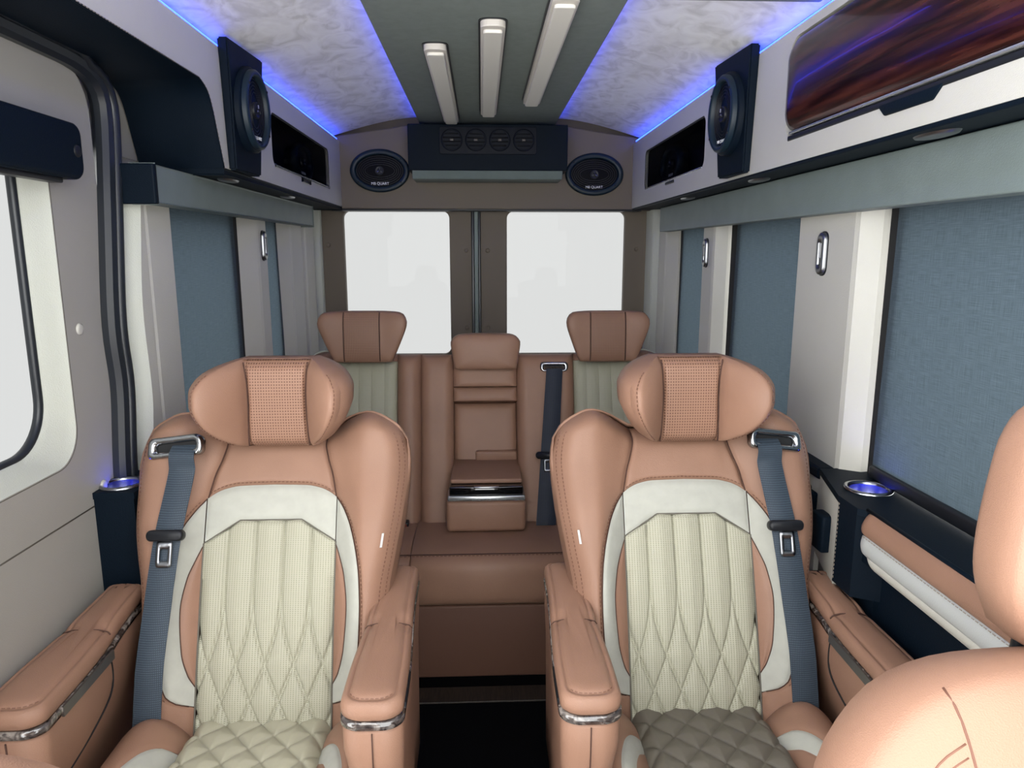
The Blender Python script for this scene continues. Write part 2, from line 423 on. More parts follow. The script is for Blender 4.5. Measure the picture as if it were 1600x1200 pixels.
for sgn, ws in ((1, WR), (-1, WL)):          # black window channels behind the shades
    ys = ((1.46, 1.52), (2.40, 2.50), (3.08, 3.16)) if sgn > 0 else ((2.36, 2.46), (2.86, 2.97), (3.14, 3.22), (3.36, 3.44))
    for y0, y1 in ys: obj('window_channel', *rbox((sgn*.872, y0, .80), (sgn*.842, y1, 1.6)), 'black_gap', ws, False)

def shade(label, sgn, y0, y1, z0, z1, x):
    t = thing('window_shade', label, 'window shade', (sgn*x, (y0+y1)/2, z0), 'roller shades over the side windows')
    def f(u, v):
        y = y0+(y1-y0)*u; z = z0+(z1-z0)*v
        return Vector((sgn*(x+.0025*math.sin(u*5+v*3)), y, z))
    V, Fc = surf(f, 20, 20)
    obj('cloth', V, Fc, 'shade_cloth', t)
    obj('bottom_rail', *rbox((sgn*(x-.012), y0, z0-.022), (sgn*(x+.010), y1, z0+.006), .006), 'black_plastic', t)
    return t
shade('large slate blue roller shade beside the right console, nearest the camera', 1, .67, 1.485, .928, 1.56, .835)
shade('slate blue roller shade between the two right pillars with latches', 1, 1.84, 2.435, .928, 1.56, .835)
shade('narrow slate blue roller shade farthest back on the right', 1, 2.66, 3.10, .928, 1.56, .835)
shade('wide slate blue roller shade behind the left captain chair', -1, 1.83, 2.40, .928, 1.56, .835)
shade('narrow slate blue roller shade farthest back on the left', -1, 2.63, 2.90, .928, 1.56, .835)

# --- left sliding door: panel, window reveal, gasket, pane, seal
XD = -.85
def yz(pts, x): return [(x, p[0], p[1]) for p in pts]
doorO = rrect(.72, 1.60, .02, 1.775, (.01, .02, .10, .02), 12)
revO = rrect(.80, 1.425, .985, 1.64, (.06, .075, .05, .05), 12)
glsO = rrect(.84, 1.392, 1.02, 1.60, (.07, .10, .05, .05), 12)
b = B(); b.add(*band(yz(doorO, XD), yz(revO, XD))); b.add(*band(yz(doorO, XD-.05), yz(doorO, XD))); b.add(*band(yz(revO, XD-.05), yz(doorO, XD-.05)))
LD = struct(b.obj('door_3', 'beige_door')); LD['label'] = 'beige sliding side door panel on the left'
rings = []
for k in range(7):
    t = k/6; e = sst(0, 1, t)
    rings.append([(XD-.004*math.sin(t*math.pi)-.045*t**1.3, a[0]+(c[0]-a[0])*e**.8, a[1]+(c[1]-a[1])*e**.8) for a, c in zip(revO, glsO)])
obj('window_reveal', *loft(rings, False, False), 'cream_reveal', LD)
obj('window_gasket', *tube(yz(glsO, XD-.047), .009, 8, True), 'black_rubber', LD)
obj('pane', *prism(yz(rrect(.83, 1.402, 1.01, 1.61, (.07, .10, .05, .05), 6), XD-.052), (-.004, 0, 0)), 'window_glass', LD, False, label='bright side window pane')
obj('panel_seam', *tube([(XD-.001, .72, .885), (XD-.001, 1.55, .872)], .002, 6), 'seam_grey', LD)
obj('panel_seam', *tube(yz(rrect(.797, 1.428, .982, 1.643, (.06, .075, .05, .05), 12), XD-.001), .0016, 6, True), 'seam_grey', LD)
for y, z in ((1.52, 1.64), (1.475, 1.245), (1.50, .905)): cap(LD, (XD, y, z), (1, 0, 0), .012, 'beige_vinyl')
# seal: rubber loop around the door opening
sealP = [(.72, 1.775), (1.05, 1.778), (1.40, 1.780), (1.55, 1.775), (1.618, 1.745), (1.635, 1.68), (1.612, 1.50), (1.578, 1.25), (1.585, 1.10), (1.56, .90), (1.55, .6), (1.54, .2), (1.53, .03)]
sp = spline([(0, a, c) for a, c in sealP], 90, False)
b = B(); b.add(*tube([Vector((XD+.008, p.y+.002, p.z)) for p in sp], .021, 10)); 
SL = struct(b.obj('trim_2', 'black_rubber')); SL['label'] = 'black rubber seal around the sliding door opening'
obj('seal_lip', *tube([Vector((XD+.022, p.y+.022, p.z+(.014 if i < 28 else 0))) for i, p in enumerate(sp)], .013, 8), 'black_rubber', SL)
ys = pw([(.30, 1.555), (.90, 1.572), (1.08, 1.60), (1.25, 1.592), (1.487, 1.625), (1.60, 1.645)])
def jb(u, v):
    z = .30+1.225*v; y = ys(z)+.012
    k = [(-.878, y), (-.868, y+.004), (-.812, y+.040), (-.802, y+.048)][int(round(u*3))]
    return Vector((k[0], k[1], z))
obj('jamb_panel', *surf(jb, 3, 40), 'cream_reveal', SL)
obj('jamb_face', *surf(lambda u, v: Vector((-.802, (ys(.30+1.225*v)+.060)*(1-u)+1.70*u, .30+1.225*v)), 1, 40), 'beige_vinyl', SL)

# ================================================================== OVERHEAD CABINETS
XC = .673
def cab_face(sgn, parent, outline, holes, name='fascia', m='beige_vinyl', th=.014):
    """fascia in the plane |x| = XC built from an outline (y, z) with rounded rectangular holes"""
    bm = bmesh.new()
    loops = [outline]+holes; edges = []
    for lp in loops:
        vs_ = [bm.verts.new((sgn*XC, p[0], p[1])) for p in lp]
        for i in range(len(vs_)): edges.append(bm.edges.new((vs_[i], vs_[(i+1) % len(vs_)])))
    bmesh.ops.triangle_fill(bm, use_beauty=True, use_dissolve=False, edges=edges)
    r = bmesh.ops.extrude_face_region(bm, geom=bm.faces[:])
    for v in [g for g in r['geom'] if isinstance(g, bmesh.types.BMVert)]: v.co.x += sgn*th
    bmesh.ops.recalc_face_normals(bm, faces=bm.faces)
    V, Fc = bmdata(bm)
    return obj(name, V, Fc, m, parent, False)

def speaker_face(parent, C, U, Vv, Nn, a, bb, text_h=.014, ring=.018, dom='speaker'):
    """oval coaxial speaker: bezel, mesh cone, ribs, tweeter bridge, lettering. C centre, U/V axes in the face plane, N outward"""
    C = Vector(C); U = Vector(U).normalized(); Nn = Vector(Nn).normalized(); Vv = Vector(Vv).normalized()
    P = lambda x, y, d: C+U*x+Vv*y+Nn*d
    n = 48
    def ell(s, d, off=0): return [P((a*s+off)*math.cos(2*math.pi*i/n), (bb*s+off)*math.sin(2*math.pi*i/n), d) for i in range(n)]
    o = obj('bezel', *loft([ell(1, -.010), ell(1, .010), ell(1, .014, -.004), ell(1, .014, -ring+.004), ell(1, .010, -ring), ell(1, -.006, -ring-.002)], False, False), 'speaker_bezel', parent)
    obj('cone', *loft([ell(1, -.004, -ring), ell(.62, -.004), ell(.40, -.003), ell(.2, -.001)], False, True), 'speaker_cone', parent)
    b = B()
    for k in range(5):
        e = -ring-.006-k*(min(a, bb)-ring-.02)/5*.9
        b.add(*tube(ell(1, .002, e), .0012, 5, True))
    b.obj('grille_ribs', 'speaker_mesh', parent)
    rr = .021
    tw = obj('tweeter', *loft([[P(q*math.cos(2*math.pi*i/20), q*math.sin(2*math.pi*i/20), d) for i in range(20)] for q, d in ((rr, -.002), (rr, .007), (rr*.85, .009), (rr*.7, .005), (rr*.35, .008), (.001, .010))], False, True), 'black_plastic', parent)
    b = B()
    for ang in (90, 210, 330):
        q = math.radians(ang); b.add(*tube([P(.004*math.cos(q), .004*math.sin(q), .011), P(.013*math.cos(q), .013*math.sin(q), .0105)], .0022, 6))
    b.obj('tweeter_spokes', 'satin_metal', tw)
    for ang in (38, 142, 218, 322):
        q = math.radians(ang); x = (a-ring*.5)*math.cos(q); y = (bb-ring*.5)*math.sin(q)
        obj('screw', *loft([[P(x+.0035*s*math.cos(2*math.pi*i/8), y+.0035*s*math.sin(2*math.pi*i/8), d) for i in range(8)] for s, d in ((1, .013), (1, .0155), (.5, .0155))], False, True), 'black_gap', parent)
    # lettering low on the cone
    cu = bpy.data.curves.new('txt', 'FONT'); cu.body = 'MB QUART'; cu.size = text_h; cu.align_x = 'CENTER'; cu.align_y = 'CENTER'; cu.extrude = .0004
    to = bpy.data.objects.new('txt', cu); COL.objects.link(to)
    dg = bpy.context.evaluated_depsgraph_get(); me = bpy.data.meshes.new_from_object(to.evaluated_get(dg))
    V = [P(v.co.x*.95, v.co.y-bb+ring+.014, .004+v.co.z) for v in me.vertices]; Fc = [tuple(p.vertices) for p in me.polygons]
    bpy.data.objects.remove(to); bpy.data.meshes.remove(me)
    obj('lettering', V, Fc, 'decal_white', parent, False)
mat('chrome_soft', (.50, .51, .52), .25, metal=.8)
mat('speaker_bezel', (.008, .018, .028), .4, spec=.25)
mat('speaker_mesh', (.022, .023, .027), .45, metal=.6)
mat('speaker_cone', (.005, .005, .007), .6, spec=.08)

def cabinet(side, sgn):
    lab = {'left': 'long beige overhead cabinet along the left side, cut away above the sliding door', 'right': 'long beige overhead cabinet along the right side with a glossy wood flap'}[side]
    t = thing('overhead_cabinet', lab, 'cabinet', (sgn*.78, 1.7, 1.6))
    zt, zb = 1.893, 1.603
    sm = rrect(2.31, 3.15, 1.662, 1.822, .03, 5)
    if side == 'right':
        wd = rrect(.84, 1.70, 1.652, 1.872, .045, 6)
        out = [(YC, zb-.005), (3.40, zb-.005), (3.40, zt-.003), (YC, zt)]
        cab_face(sgn, t, out, [sm, wd])
        edge = [(-.15, zb), (3.40, zb)]
    else:
        curve = spline([(1.74, 1.790), (1.785, 1.772), (1.812, 1.735), (1.835, 1.68), (1.866, 1.606)], 16, False)
        low = [(YC, 1.790)]+[(p[0], p[1]) for p in [(c.x, c.y) for c in curve]]
        out = low+[(3.40, zb), (3.40, zt), (YC, zt)]
        cab_face(sgn, t, out, [sm])
        # navy leather soffit following the cut-away edge, out to the door
        V = []; Fc = []
        prof = [(YC, 1.790), (.9, 1.790), (1.5, 1.790)]+[(c.x, c.y) for c in curve]
        m = len(prof)
        for x, dz in ((-XC+.003, -.001), (-XC-.004, -.003), (-.76, -.003), (-.875, -.008)):
            for p in prof: V.append((x, p[0], p[1]+dz))
        for r in range(3):
            for i in range(m-1): Fc.append((r*m+i, r*m+i+1, (r+1)*m+i+1, (r+1)*m+i))
        obj('door_soffit', V, Fc, 'navy_leather', t)
        obj('piping', *tube([(-XC+.002, p[0], p[1]-.001) for p in prof], .0022, 6), 'navy_leather', t)
        dd = dashes([(-XC+.0045, p[0], p[1]-.001) for i, p in enumerate(prof)], .0008, .005, .005); dd.obj('stitching', 'stitch_light', t)
    # underside: navy board out to the valance
    y0 = YC if side == 'right' else 1.868
    obj('underside', *rbox((sgn*(XC+.002), y0, 1.590), (sgn*.80, 3.395, 1.604), .003), 'navy_leather', t, False)
    obj('top_board', *rbox((sgn*(XC+.016), YC, zt-.014), (sgn*.87, 3.395, zt-.004)), 'beige_vinyl', t, False)
    # small smoked flap over the hidden speaker near the rear
    b = B(); b.add(*rbox((sgn*(XC+.10), 2.27, 1.64), (sgn*(XC+.11), 3.19, 1.85)))
    for zz in (1.64, 1.85): b.add(*rbox((sgn*(XC+.015), 2.27, zz-.003), (sgn*(XC+.11), 3.19, zz+.003)))
    for yy in (2.27, 3.19): b.add(*rbox((sgn*(XC+.015), yy-.003, 1.64), (sgn*(XC+.11), yy+.003, 1.85)))
    bay = b.obj('flap_bay', 'black_plastic', t, False)
    fo = rrect(2.318, 3.142, 1.668, 1.818, .026, 5)
    fd = obj('smoked_flap', *prism([(sgn*(XC+.004), p[0], p[1]) for p in fo], (sgn*.004, 0, 0)), 'smoked_glass', t, False, label='smoked glass flap with a speaker behind it')
    obj('flap_edge', *rbox((sgn*(XC-.002), 2.33, 1.661), (sgn*(XC+.006), 3.13, 1.667), .002), 'chrome_soft', fd)
    obj('pull_tab', *rbox((sgn*(XC-.004), 2.66, 1.648), (sgn*(XC+.004), 2.78, 1.659), .003), 'black_plastic', fd)
    obj('flap_border', *band([(sgn*(XC+.001), p[0], p[1]) for p in rrect(2.31, 3.15, 1.662, 1.822, .03, 5)], [(sgn*(XC+.003), p[0], p[1]) for p in fo]), 'black_plastic', fd)
    if side == 'right':
        wf = thing_wood(t)
    for y, l in ([(1.19, .06), (1.95, .05), (2.62, .05)] if side == 'right' else [(2.02, .05), (2.62, .05)]):
        P = lambda a, bb_, d: Vector((sgn*.715+a*.5, y+bb_, 1.590-d))
        o = [(.045*math.cos(2*math.pi*i/24), .055*math.sin(2*math.pi*i/24)) for i in range(24)]
        dl = obj('downlight', *pillow(o, P, .006, 0, 4), 'satin_metal', t, label='flush oval metal downlight')
    return t
def thing_wood(t):
    fo = rrect(.848, 1.692, 1.668, 1.866, .040, 6)
    n = len(fo); b = B()
    # slightly bowed gloss board
    def bow(p, d=0): 
        k = (p[1]-1.767)/.1
        return Vector((XC+.001-.010*(1-k*k)+d, p[0], p[1]))
    V, Fc = pillow(fo, lambda a, bb, d: bow((a, bb), -d), .004, .006, 6, .3)
    w_ = obj('wood_flap', V, Fc, 'wood_gloss', t, label='dark red gloss wood flap')
    obj('flap_edge', *rbox((XC-.006, .88, 1.661), (XC+.004, 1.665, 1.667), .002), 'chrome_soft', w_)
    obj('handle_recess', *prism([(XC-.004, 1.30, 1.653), (XC-.004, 1.275, 1.632), (XC-.004, 1.14, 1.632), (XC-.004, 1.115, 1.653)], (.01, 0, 0), .003), 'navy_leather', w_)
    obj('lower_lip', *rbox((XC-.002, .86, 1.648), (XC+.012, 1.68, 1.660), .003), 'black_plastic', w_)
    obj('flap_back', *rbox((XC+.016, .80, 1.62), (XC+.03, 1.76, 1.88)), 'black_plastic', w_, False)
    return w_
CL = cabinet('left', -1); CR = cabinet('right', 1)

# hidden speakers behind the smoked flaps
for sgn, y, lab in ((-1, 2.93, 'black oval speaker behind the left smoked cabinet flap'), (1, 2.93, 'black oval speaker behind the right smoked cabinet flap')):
    t = thing('cabinet_speaker', lab, 'speaker', (sgn*(XC+.095), y, 1.66), 'speakers around the cabin')
    speaker_face(t, (sgn*(XC+.06), y, 1.742), (0, sgn, 0), (0, 0, 1), (-sgn, 0, 0), .135, .072)
    obj('housing', *prism([(sgn*(XC+.062), y+.12*math.cos(2*math.pi*i/24), 1.742+.062*math.sin(2*math.pi*i/24)) for i in range(24)], (sgn*.036, 0, 0)), 'black_plastic', t, False)

# speaker pods on the cabinets
def pod(sgn, lab):
    t = thing('speaker_pod', lab, 'speaker', (sgn*XC, 2.0, 1.61), 'speakers around the cabin')
    yn, yf = 1.882, 2.115; dn, df = .026, .042
    x = lambda d: sgn*(XC-d)
    V = []
    for z, k in ((1.604, .75), (1.915, 1.0)):
        yy = yf-(1-k)*.16
        V += [(x(-.0), yn+(1-k)*.1, z), (x(dn*k), yn+(1-k)*.1, z), (x(df*k), yy, z), (x(0), yy, z)]
    bm = bmesh.new(); vs_ = [bm.verts.new(v) for v in V]
    for q in ((0, 1, 2, 3), (4, 5, 6, 7), (0, 1, 5, 4), (1, 2, 6, 5), (2, 3, 7, 6), (3, 0, 4, 7)): bm.faces.new([vs_[i] for i in q])
    bmesh.ops.recalc_face_normals(bm, faces=bm.faces); bmesh.ops.bevel(bm, geom=bm.edges[:], offset=.004, segments=2, affect='EDGES')
    obj('pod_body', *bmdata(bm), 'navy_leather', t, False)
    A = Vector((x(dn*.9), yn+.03, 0)); Bb = Vector((x(df*.9), yf-.03, 0)); U = (Bb-A).normalized()
    Nn = Vector((-U.y, U.x, 0)) if sgn > 0 else Vector((U.y, -U.x, 0))
    if Nn.y > 0: Nn = -Nn
    tilt = Vector((0, 0, 1))
    C = Vector(((A.x+Bb.x)/2, (A.y+Bb.y)/2, 1.765))+Nn*.016
    n = 32; P = lambda a, bb, d: C+U*a+Vector((0, 0, 1))*bb+Nn*d
    e = lambda a, bb, d: [P(a*math.cos(2*math.pi*i/n), bb*math.sin(2*math.pi*i/n), d) for i in range(n)]
    obj('spacer_ring', *loft([e(.092, .108, -.03), e(.092, .108, -.004), e(.087, .103, 0)], False, True), 'navy_leather', t)
    speaker_face(t, C, U if sgn < 0 else -U, (0, 0, 1), Nn, .082, .100, .012, .016)
    return t
pod(-1, 'navy speaker pod with oval speaker on the left cabinet'); pod(1, 'navy speaker pod with oval speaker on the right cabinet')

# rear oval speakers on the bulkhead
for cx, cz, lab in ((-.493, 1.762, 'oval black speaker on the rear bulkhead, left of the vent box'), (.492, 1.750, 'oval black speaker on the rear bulkhead, right of the vent box')):
    t = thing('bulkhead_speaker', lab, 'speaker', (cx, Y_END, cz-.095), 'speakers around the cabin')
    speaker_face(t, (cx, Y_END-.010, cz), (1, 0, 0), (0, 0, 1), (0, -1, 0), .134, .095, .017, .024)

# valances below the cabinets
def valance(sgn, lab, y0, y1, z0, z1):
    t = thing('valance', lab, 'valance', (sgn*.77, (y0+y1)/2, z0))
    obj('board', *rbox((sgn*.752, y0, z0), (sgn*.80, y1, z1), .004), 'slate_vinyl', t, False)
    if sgn < 0: obj('end_cap', *rbox((-.874, y0-.014, z0-.003), (-.746, y0+.003, z1+.0015), .004), 'navy_leather', t, False)
    return t
valance(1, 'slate green vinyl valance under the right overhead cabinet', .40, 3.17, 1.485, 1.588)
valance(-1, 'slate green vinyl valance under the left overhead cabinet', 1.655, 3.15, 1.506, 1.588)

# blue light strips
def led(lab, x, z, y0, y1):
    tag(obj('led_strip', *rbox((x-.004, y0, z-.003), (x+.004, y1, z+.003), .001, 1), 'blue_led', None, False), lab, 'light strip', 'blue ceiling light strips')
led('blue light strip along the top of the left cabinet', -.683, 1.899, .3, 3.38)
led('blue light strip along the top of the right cabinet', .683, 1.897, .3, 3.38)
led('blue light strip on the left edge of the slate ceiling panel', -.294, 1.974, .3, 3.38)
led('blue light strip on the right edge of the slate ceiling panel', .294, 1.974, .3, 3.38)

# ceiling light bars
for x, y0, y1, lab in ((-.155, 2.06, 3.18, 'ceiling light bar on the left, reaching the vent box'), (.0, 1.85, 3.01, 'middle ceiling light bar with round end'), (.157, 1.66, 2.79, 'ceiling light bar on the right, nearest the camera')):
    t = thing('light_bar', lab, 'ceiling light', (x, (y0+y1)/2, 1.93), 'three ceiling light bars')
    o = rrect(x-.031, x+.031, y0, y1, .022, 6)
    obj('housing', *prism([(p[0], p[1], 1.955) for p in o], (0, 0, -.018), .003), 'lamp_frame', t, False)
    o = rrect(x-.024, x+.024, y0+.028, y1-.01, .010, 5)
    obj('diffuser', *prism([(p[0], p[1], 1.938) for p in o], (0, 0, -.009), .003), 'lamp_cover', t, False)
    obj('shadow_gap', *prism([(p[0], p[1], 1.9555) for p in rrect(x-.036, x+.036, y0-.005, y1+.005, .025, 6)], (0, 0, -.003)), 'black_plastic', t, False)

# rear vent box
t = thing('vent_box', 'navy leather air vent box with four round vents over the rear doors', 'air vent', (0, 3.3, 1.70))
YV = 3.20
obj('box', *prism([(-.345, YV, 1.745), (-.345, YV, 1.937), (-.345, 3.40, 1.945), (-.345, 3.40, 1.745)], (.69, 0, 0), .004), 'navy_leather', t, False)
obj('underside', *prism([(-.33, YV+.004, 1.747), (-.33, YV+.03, 1.712), (-.33, 3.40, 1.712), (-.33, 3.40, 1.747)], (.655, 0, 0), .003), 'slate_vinyl', t, False)
mat('knob_brown', (.07, .06, .052), .4)
mat('vent_plastic', (.004, .006, .012), .45, spec=.12)
vp = obj('vent_panel', *prism([(p[0], YV, p[1]) for p in rrect(-.21, .21, 1.812, 1.925, .01, 4)], (0, -.006, 0), .002), 'vent_plastic', t, False)
for k in range(4):
    cx = -.156+k*.103; cz = 1.870
    P = lambda r, d: [(cx+r*math.cos(2*math.pi*i/32), YV-d, cz+r*math.sin(2*math.pi*i/32)) for i in range(32)]
    v = obj('round_vent', *loft([P(.046, .006), P(.046, .012), P(.040, .014), P(.038, .007), P(.002, .007)], False, True), 'vent_plastic', t)
    obj('vent_plate', *band([(p[0], YV-.0065, p[1]) for p in rrect(cx-.049, cx+.049, cz-.05, cz+.05, .01, 7)], P(.0455, .009)), 'vent_plastic', v, False)
    for j in range(4):
        z = cz-.024+j*.016; hw = math.sqrt(.037**2-(z-cz)**2)
        tilt_ = (.25, -.3, .2, 0)[k]
        obj('vane', *prism([(cx-hw, YV-.009, z-.0015), (cx+hw, YV-.009, z-.0015+hw*tilt_*.1), (cx+hw, YV-.012, z+.003), (cx-hw, YV-.012, z+.003)], (0, -.004, .001)), 'black_plastic', v, False)
    obj('vane_knob', *rbox((cx-.008, YV-.020, cz-.005), (cx+.008, YV-.008, cz+.005), .002), 'knob_brown', v)

# shade cassette over the sliding door window
V, Fc = prism([(-.845, p[0], p[1]) for p in rrect(.76, 1.468, 1.535, 1.640, (.02, .028, .022, .02), 6)], (.045, 0, 0), .008, 3)
t = thing('shade_cassette', 'navy roller shade cassette across the top of the left door window', 'shade cassette', (-.82, 1.2, 1.535))
obj('case', V, Fc, 'navy_leather', t, False)
obj('bottom_slot', *rbox((-.838, .80, 1.526), (-.812, 1.41, 1.537), .003), 'black_plastic', t)
obj('end_button', *pillow([(.012*math.cos(2*math.pi*i/16), .012*math.sin(2*math.pi*i/16)) for i in range(16)], lambda a, b_, d: Vector((-.800+d, 1.445+a, 1.588+b_)), .003, 0, 4), 'black_plastic', t)

# belt height latches on the pillars
def latch(lab, sgn, x, y, z):
    t = thing('pillar_latch', lab, 'latch', (sgn*x, y, z-.045), 'chrome latches on the pillars')
    o = rrect(-.019, .019, -.050, .050, .018, 6); i_ = rrect(-.009, .009, -.028, .028, .003, 6)
    P = lambda p, d: Vector((sgn*(x-d), y+p[0], z+p[1]))
    obj('bezel', *loft([[P(p, 0) for p in o], [P(p, .008) for p in o], [P((p[0]*.85, p[1]*.93), .011) for p in o], [P(p, .011) for p in i_], [P(p, .003) for p in i_]], False, False), 'satin_metal', t)
    obj('slider', *prism([P(p, .003) for p in i_], (-sgn*.002, 0, 0)), 'black_plastic', t, False)
    obj('slider_plate', *rbox((sgn*(x-.005), y-.005, z-.010), (sgn*(x-.008), y+.006, z+.026), .001), 'white_plastic', t)
    obj('gasket', *prism([P((p[0]*1.15, p[1]*1.06), 0) for p in o], (-sgn*.002, 0, 0)), 'black_plastic', t, False)
latch('chrome latch on the wide right pillar beside the large shade', 1, .79, 1.705, 1.395)
latch('chrome latch on the narrow right pillar further back', 1, .79, 2.61, 1.395)
latch('chrome latch on the left rear pillar', -1, .80, 2.58, 1.42)

# ================================================================== SIDE CONSOLES
def cup(parent, c, r=.043, depth=.06):
    P = lambda q, z: [(c[0]+q*math.cos(2*math.pi*i/32), c[1]+q*math.sin(2*math.pi*i/32), c[2]+z) for i in range(32)]
    h = obj('cup_holder', *loft([P(r+.006, 0), P(r+.005, .004), P(r, .005), P(r-.004, .002), P(r-.006, -.03)], False, False), 'chrome', parent, label='chrome rim of the blue lit cup holder')
    obj('lit_cup', *loft([P(r-.006, -.001), P(r-.008, -depth)], False, True), 'cup_wall', h)
    obj('cup_light', *tube([Vector((p[0], p[1], p[2])) for p in P(r-.010, -.035)], .003, 6, True), 'blue_led_cup', h)
mat('cup_wall', (.35, .37, .5), .25, metal=1)
emat('blue_led_cup', (.03, .05, 1.0), 45)
def holed_top(outline, c, r, z, th):
    """console top: outline with a round hole for the cup"""
    bm = bmesh.new(); edges = []
    for lp in (outline, [(c[0]+r*math.cos(2*math.pi*i/32), c[1]+r*math.sin(2*math.pi*i/32)) for i in range(32)]):
        vs_ = [bm.verts.new((p[0], p[1], z)) for p in lp]
        for i in range(len(vs_)): edges.append(bm.edges.new((vs_[i], vs_[(i+1) % len(vs_)])))
    bmesh.ops.triangle_fill(bm, use_beauty=True, edges=edges)
    rg = bmesh.ops.extrude_face_region(bm, geom=bm.faces[:])
    for v in [g for g in rg['geom'] if isinstance(g, bmesh.types.BMVert)]: v.co.z -= th
    bmesh.ops.recalc_face_normals(bm, faces=bm.faces); return bmdata(bm)
# left console, its end face towards the camera
t = thing('side_console', 'navy console with a blue lit cup holder behind the left captain chair', 'console', (-.82, 1.6, 0))
co = [(-.866, 1.455), (-.765, 1.455), (-.765, 1.62), (-.79, 1.66), (-.79, 2.35), (-.866, 2.35)]
obj('top', *holed_top(co, (-.816, 1.512), .045, .903, .014), 'navy_leather', t, False)
b = B(); b.add(*rbox((-.864, 1.458, 0), (-.768, 1.470, .889))); b.add(*rbox((-.798, 1.470, 0), (-.792, 2.34, .889))); b.add(*rbox((-.778, 1.470, 0), (-.768, 1.64, .889))); b.obj('body', 'navy_leather', t, False)
cup(t, (-.816, 1.512, .904), .040)
# right console with cushioned arm strip
t = thing('side_console', 'long navy console with a blue lit cup holder under the large right shade', 'console', (.80, 1.1, 0))
obj('top', *holed_top([(.715, .78), (.866, .78), (.866, 1.56), (.752, 1.56), (.703, 1.375), (.703, 1.30), (.715, 1.285)], (.785, 1.41), .046, .903, .014), 'navy_leather', t, False)
b = B(); b.add(*rbox((.752, .78, 0), (.764, 1.375, .80))); b.add(*rbox((.718, .78, .795), (.764, 1.30, .889)))
b.add(*rbox((.742, 1.28, 0), (.764, 1.375, .72))); b.add(*prism([(.752, 1.275, .715), (.704, 1.302, .715), (.704, 1.374, .715), (.764, 1.374, .715)], (0, 0, .176)))
b.obj('body', 'navy_leather', t, False)
cup(t, (.785, 1.41, .904))
pp = [(.705, 1.3745, .70), (.714, 1.3745, .70), (.762, 1.56, .70), (.754, 1.56, .70)]
obj('rear_return', *prism(pp, (0, 0, .189)), 'beige_vinyl', t, False)
dashes([(.7035, 1.370, .89), (.7035, 1.370, .72)], .0007, .005, .004).obj('stitching', 'stitch_light', t)
obj('edge_piping', *tube([(.716, .79, .905), (.716, 1.285, .905)], .004, 8), 'navy_leather', t)
# arm strip: three long padded bands with a rounded rear end
def arm_band(name, z0, z1, x0, x1, y1, m, pad=.010):
    def f(u, v):
        y = .79+(y1-.79)*v
        e = (max(0, 1-(y1-y)/.035))**2
        zc = (z0+z1)/2; z = z0+(z1-z0)*u; z = zc+(z-zc)*(1-.45*e)
        x = x0+(x1-x0)*u-pad*math.sin(math.pi*u)**.6*(1-e)+e*.010
        return Vector((x, y, z))
    V, Fc = surf(f, 12, 70)
    n = len(V); V = V+[(.718, v.y, v.z) for v in V]; Fc = Fc+[tuple(i+n for i in q[::-1]) for q in Fc]
    return obj(name, V, Fc, m, t)
arm_band('salmon_band', .862, .904, .700, .714, 1.292, 'leather')
mat('white_vinyl', (.42, .43, .42), .4, bump=.2, bscale=500)
arm_band('white_band', .824, .862, .700, .700, 1.285, 'white_vinyl', .007)
arm_band('beige_band', .798, .825, .714, .702, 1.268, 'beige_vinyl', .006)
dashes([(.694, y/50, .862) for y in range(40, 64)], .001, .005, .004).obj('stitching', 'stitch_light', t)
obj('latch_block', *rbox((.700, 1.425, .752), (.728, 1.480, .835), .006), 'navy_leather', t, label='black latch block')
# rear part of the right side ledge
t = thing('side_ledge', 'navy topped ledge behind the right captain chair with a black latch', 'ledge', (.80, 1.9, 0))
obj('ledge_top', *prism([(.752, 1.565, .872), (.752, 1.565, .900), (.868, 1.565, .900), (.868, 1.565, .872)], (0, 1.0, 0), .008), 'navy_leather', t, False)
obj('ledge_side', *prism([(.760, 1.57, 0), (.760, 1.57, .872), (.772, 1.57, .872), (.772, 1.57, 0)], (0, 1.0, 0)), 'beige_vinyl', t, False)
obj('latch_bar', *rbox((.733, 1.60, .62), (.759, 1.66, .85), .008), 'black_plastic', t)
obj('latch_block', *rbox((.722, 1.57, .755), (.759, 1.63, .84), .006), 'navy_leather', t)
obj('pocket_piping', *tube(spline([(.757, 1.60, .62), (.757, 1.66, .66), (.757, 1.72, .70), (.757, 1.80, .705)], 20, False), .004, 6), 'beige_vinyl', t)

# ================================================================== CAPTAIN CHAIRS
ANG = math.radians(20)
Wf = pw([(-.06, .225), (.0, .232), (.10, .24), (.20, .246), (.28, .252), (.35, .264), (.45, .279), (.53, .285), (.58, .279), (.612, .262), (.632, .236), (.646, .205), (.648, .19)])
INf = pw([(.612, .108), (.625, .13), (.636, .15), (.644, .172), (.648, .188)])
Af = pw([(.050, .137), (.053, .150), (.060, .166), (.08, .183), (.12, .191), (.18, .196), (.235, .197), (.30, .194), (.338, .189), (.37, .182), (.404, .171), (.44, .153), (.466, .134)])
Cf = pw([(.46, .135), (.49, .129), (.513, .124), (.55, .112), (.58, .106), (.62, .106)])
ATf = pw([(0, .492), (.07, .490), (.10, .484), (.12, .475), (.135, .464)])
QTf = lambda u: .418 if u < .064 else .418-(u-.064)/.072*.046
Lf = pw([(.088, .137), (.11, .149), (.16, .161), (.24, .166), (.30, .159), (.34, .147), (.366, .137)])
TOPf = pw([(0, .612), (.10, .612), (.13, .625), (.16, .640), (.19, .647), (.21, .645), (.24, .63), (.265, .608), (.285, .55)])
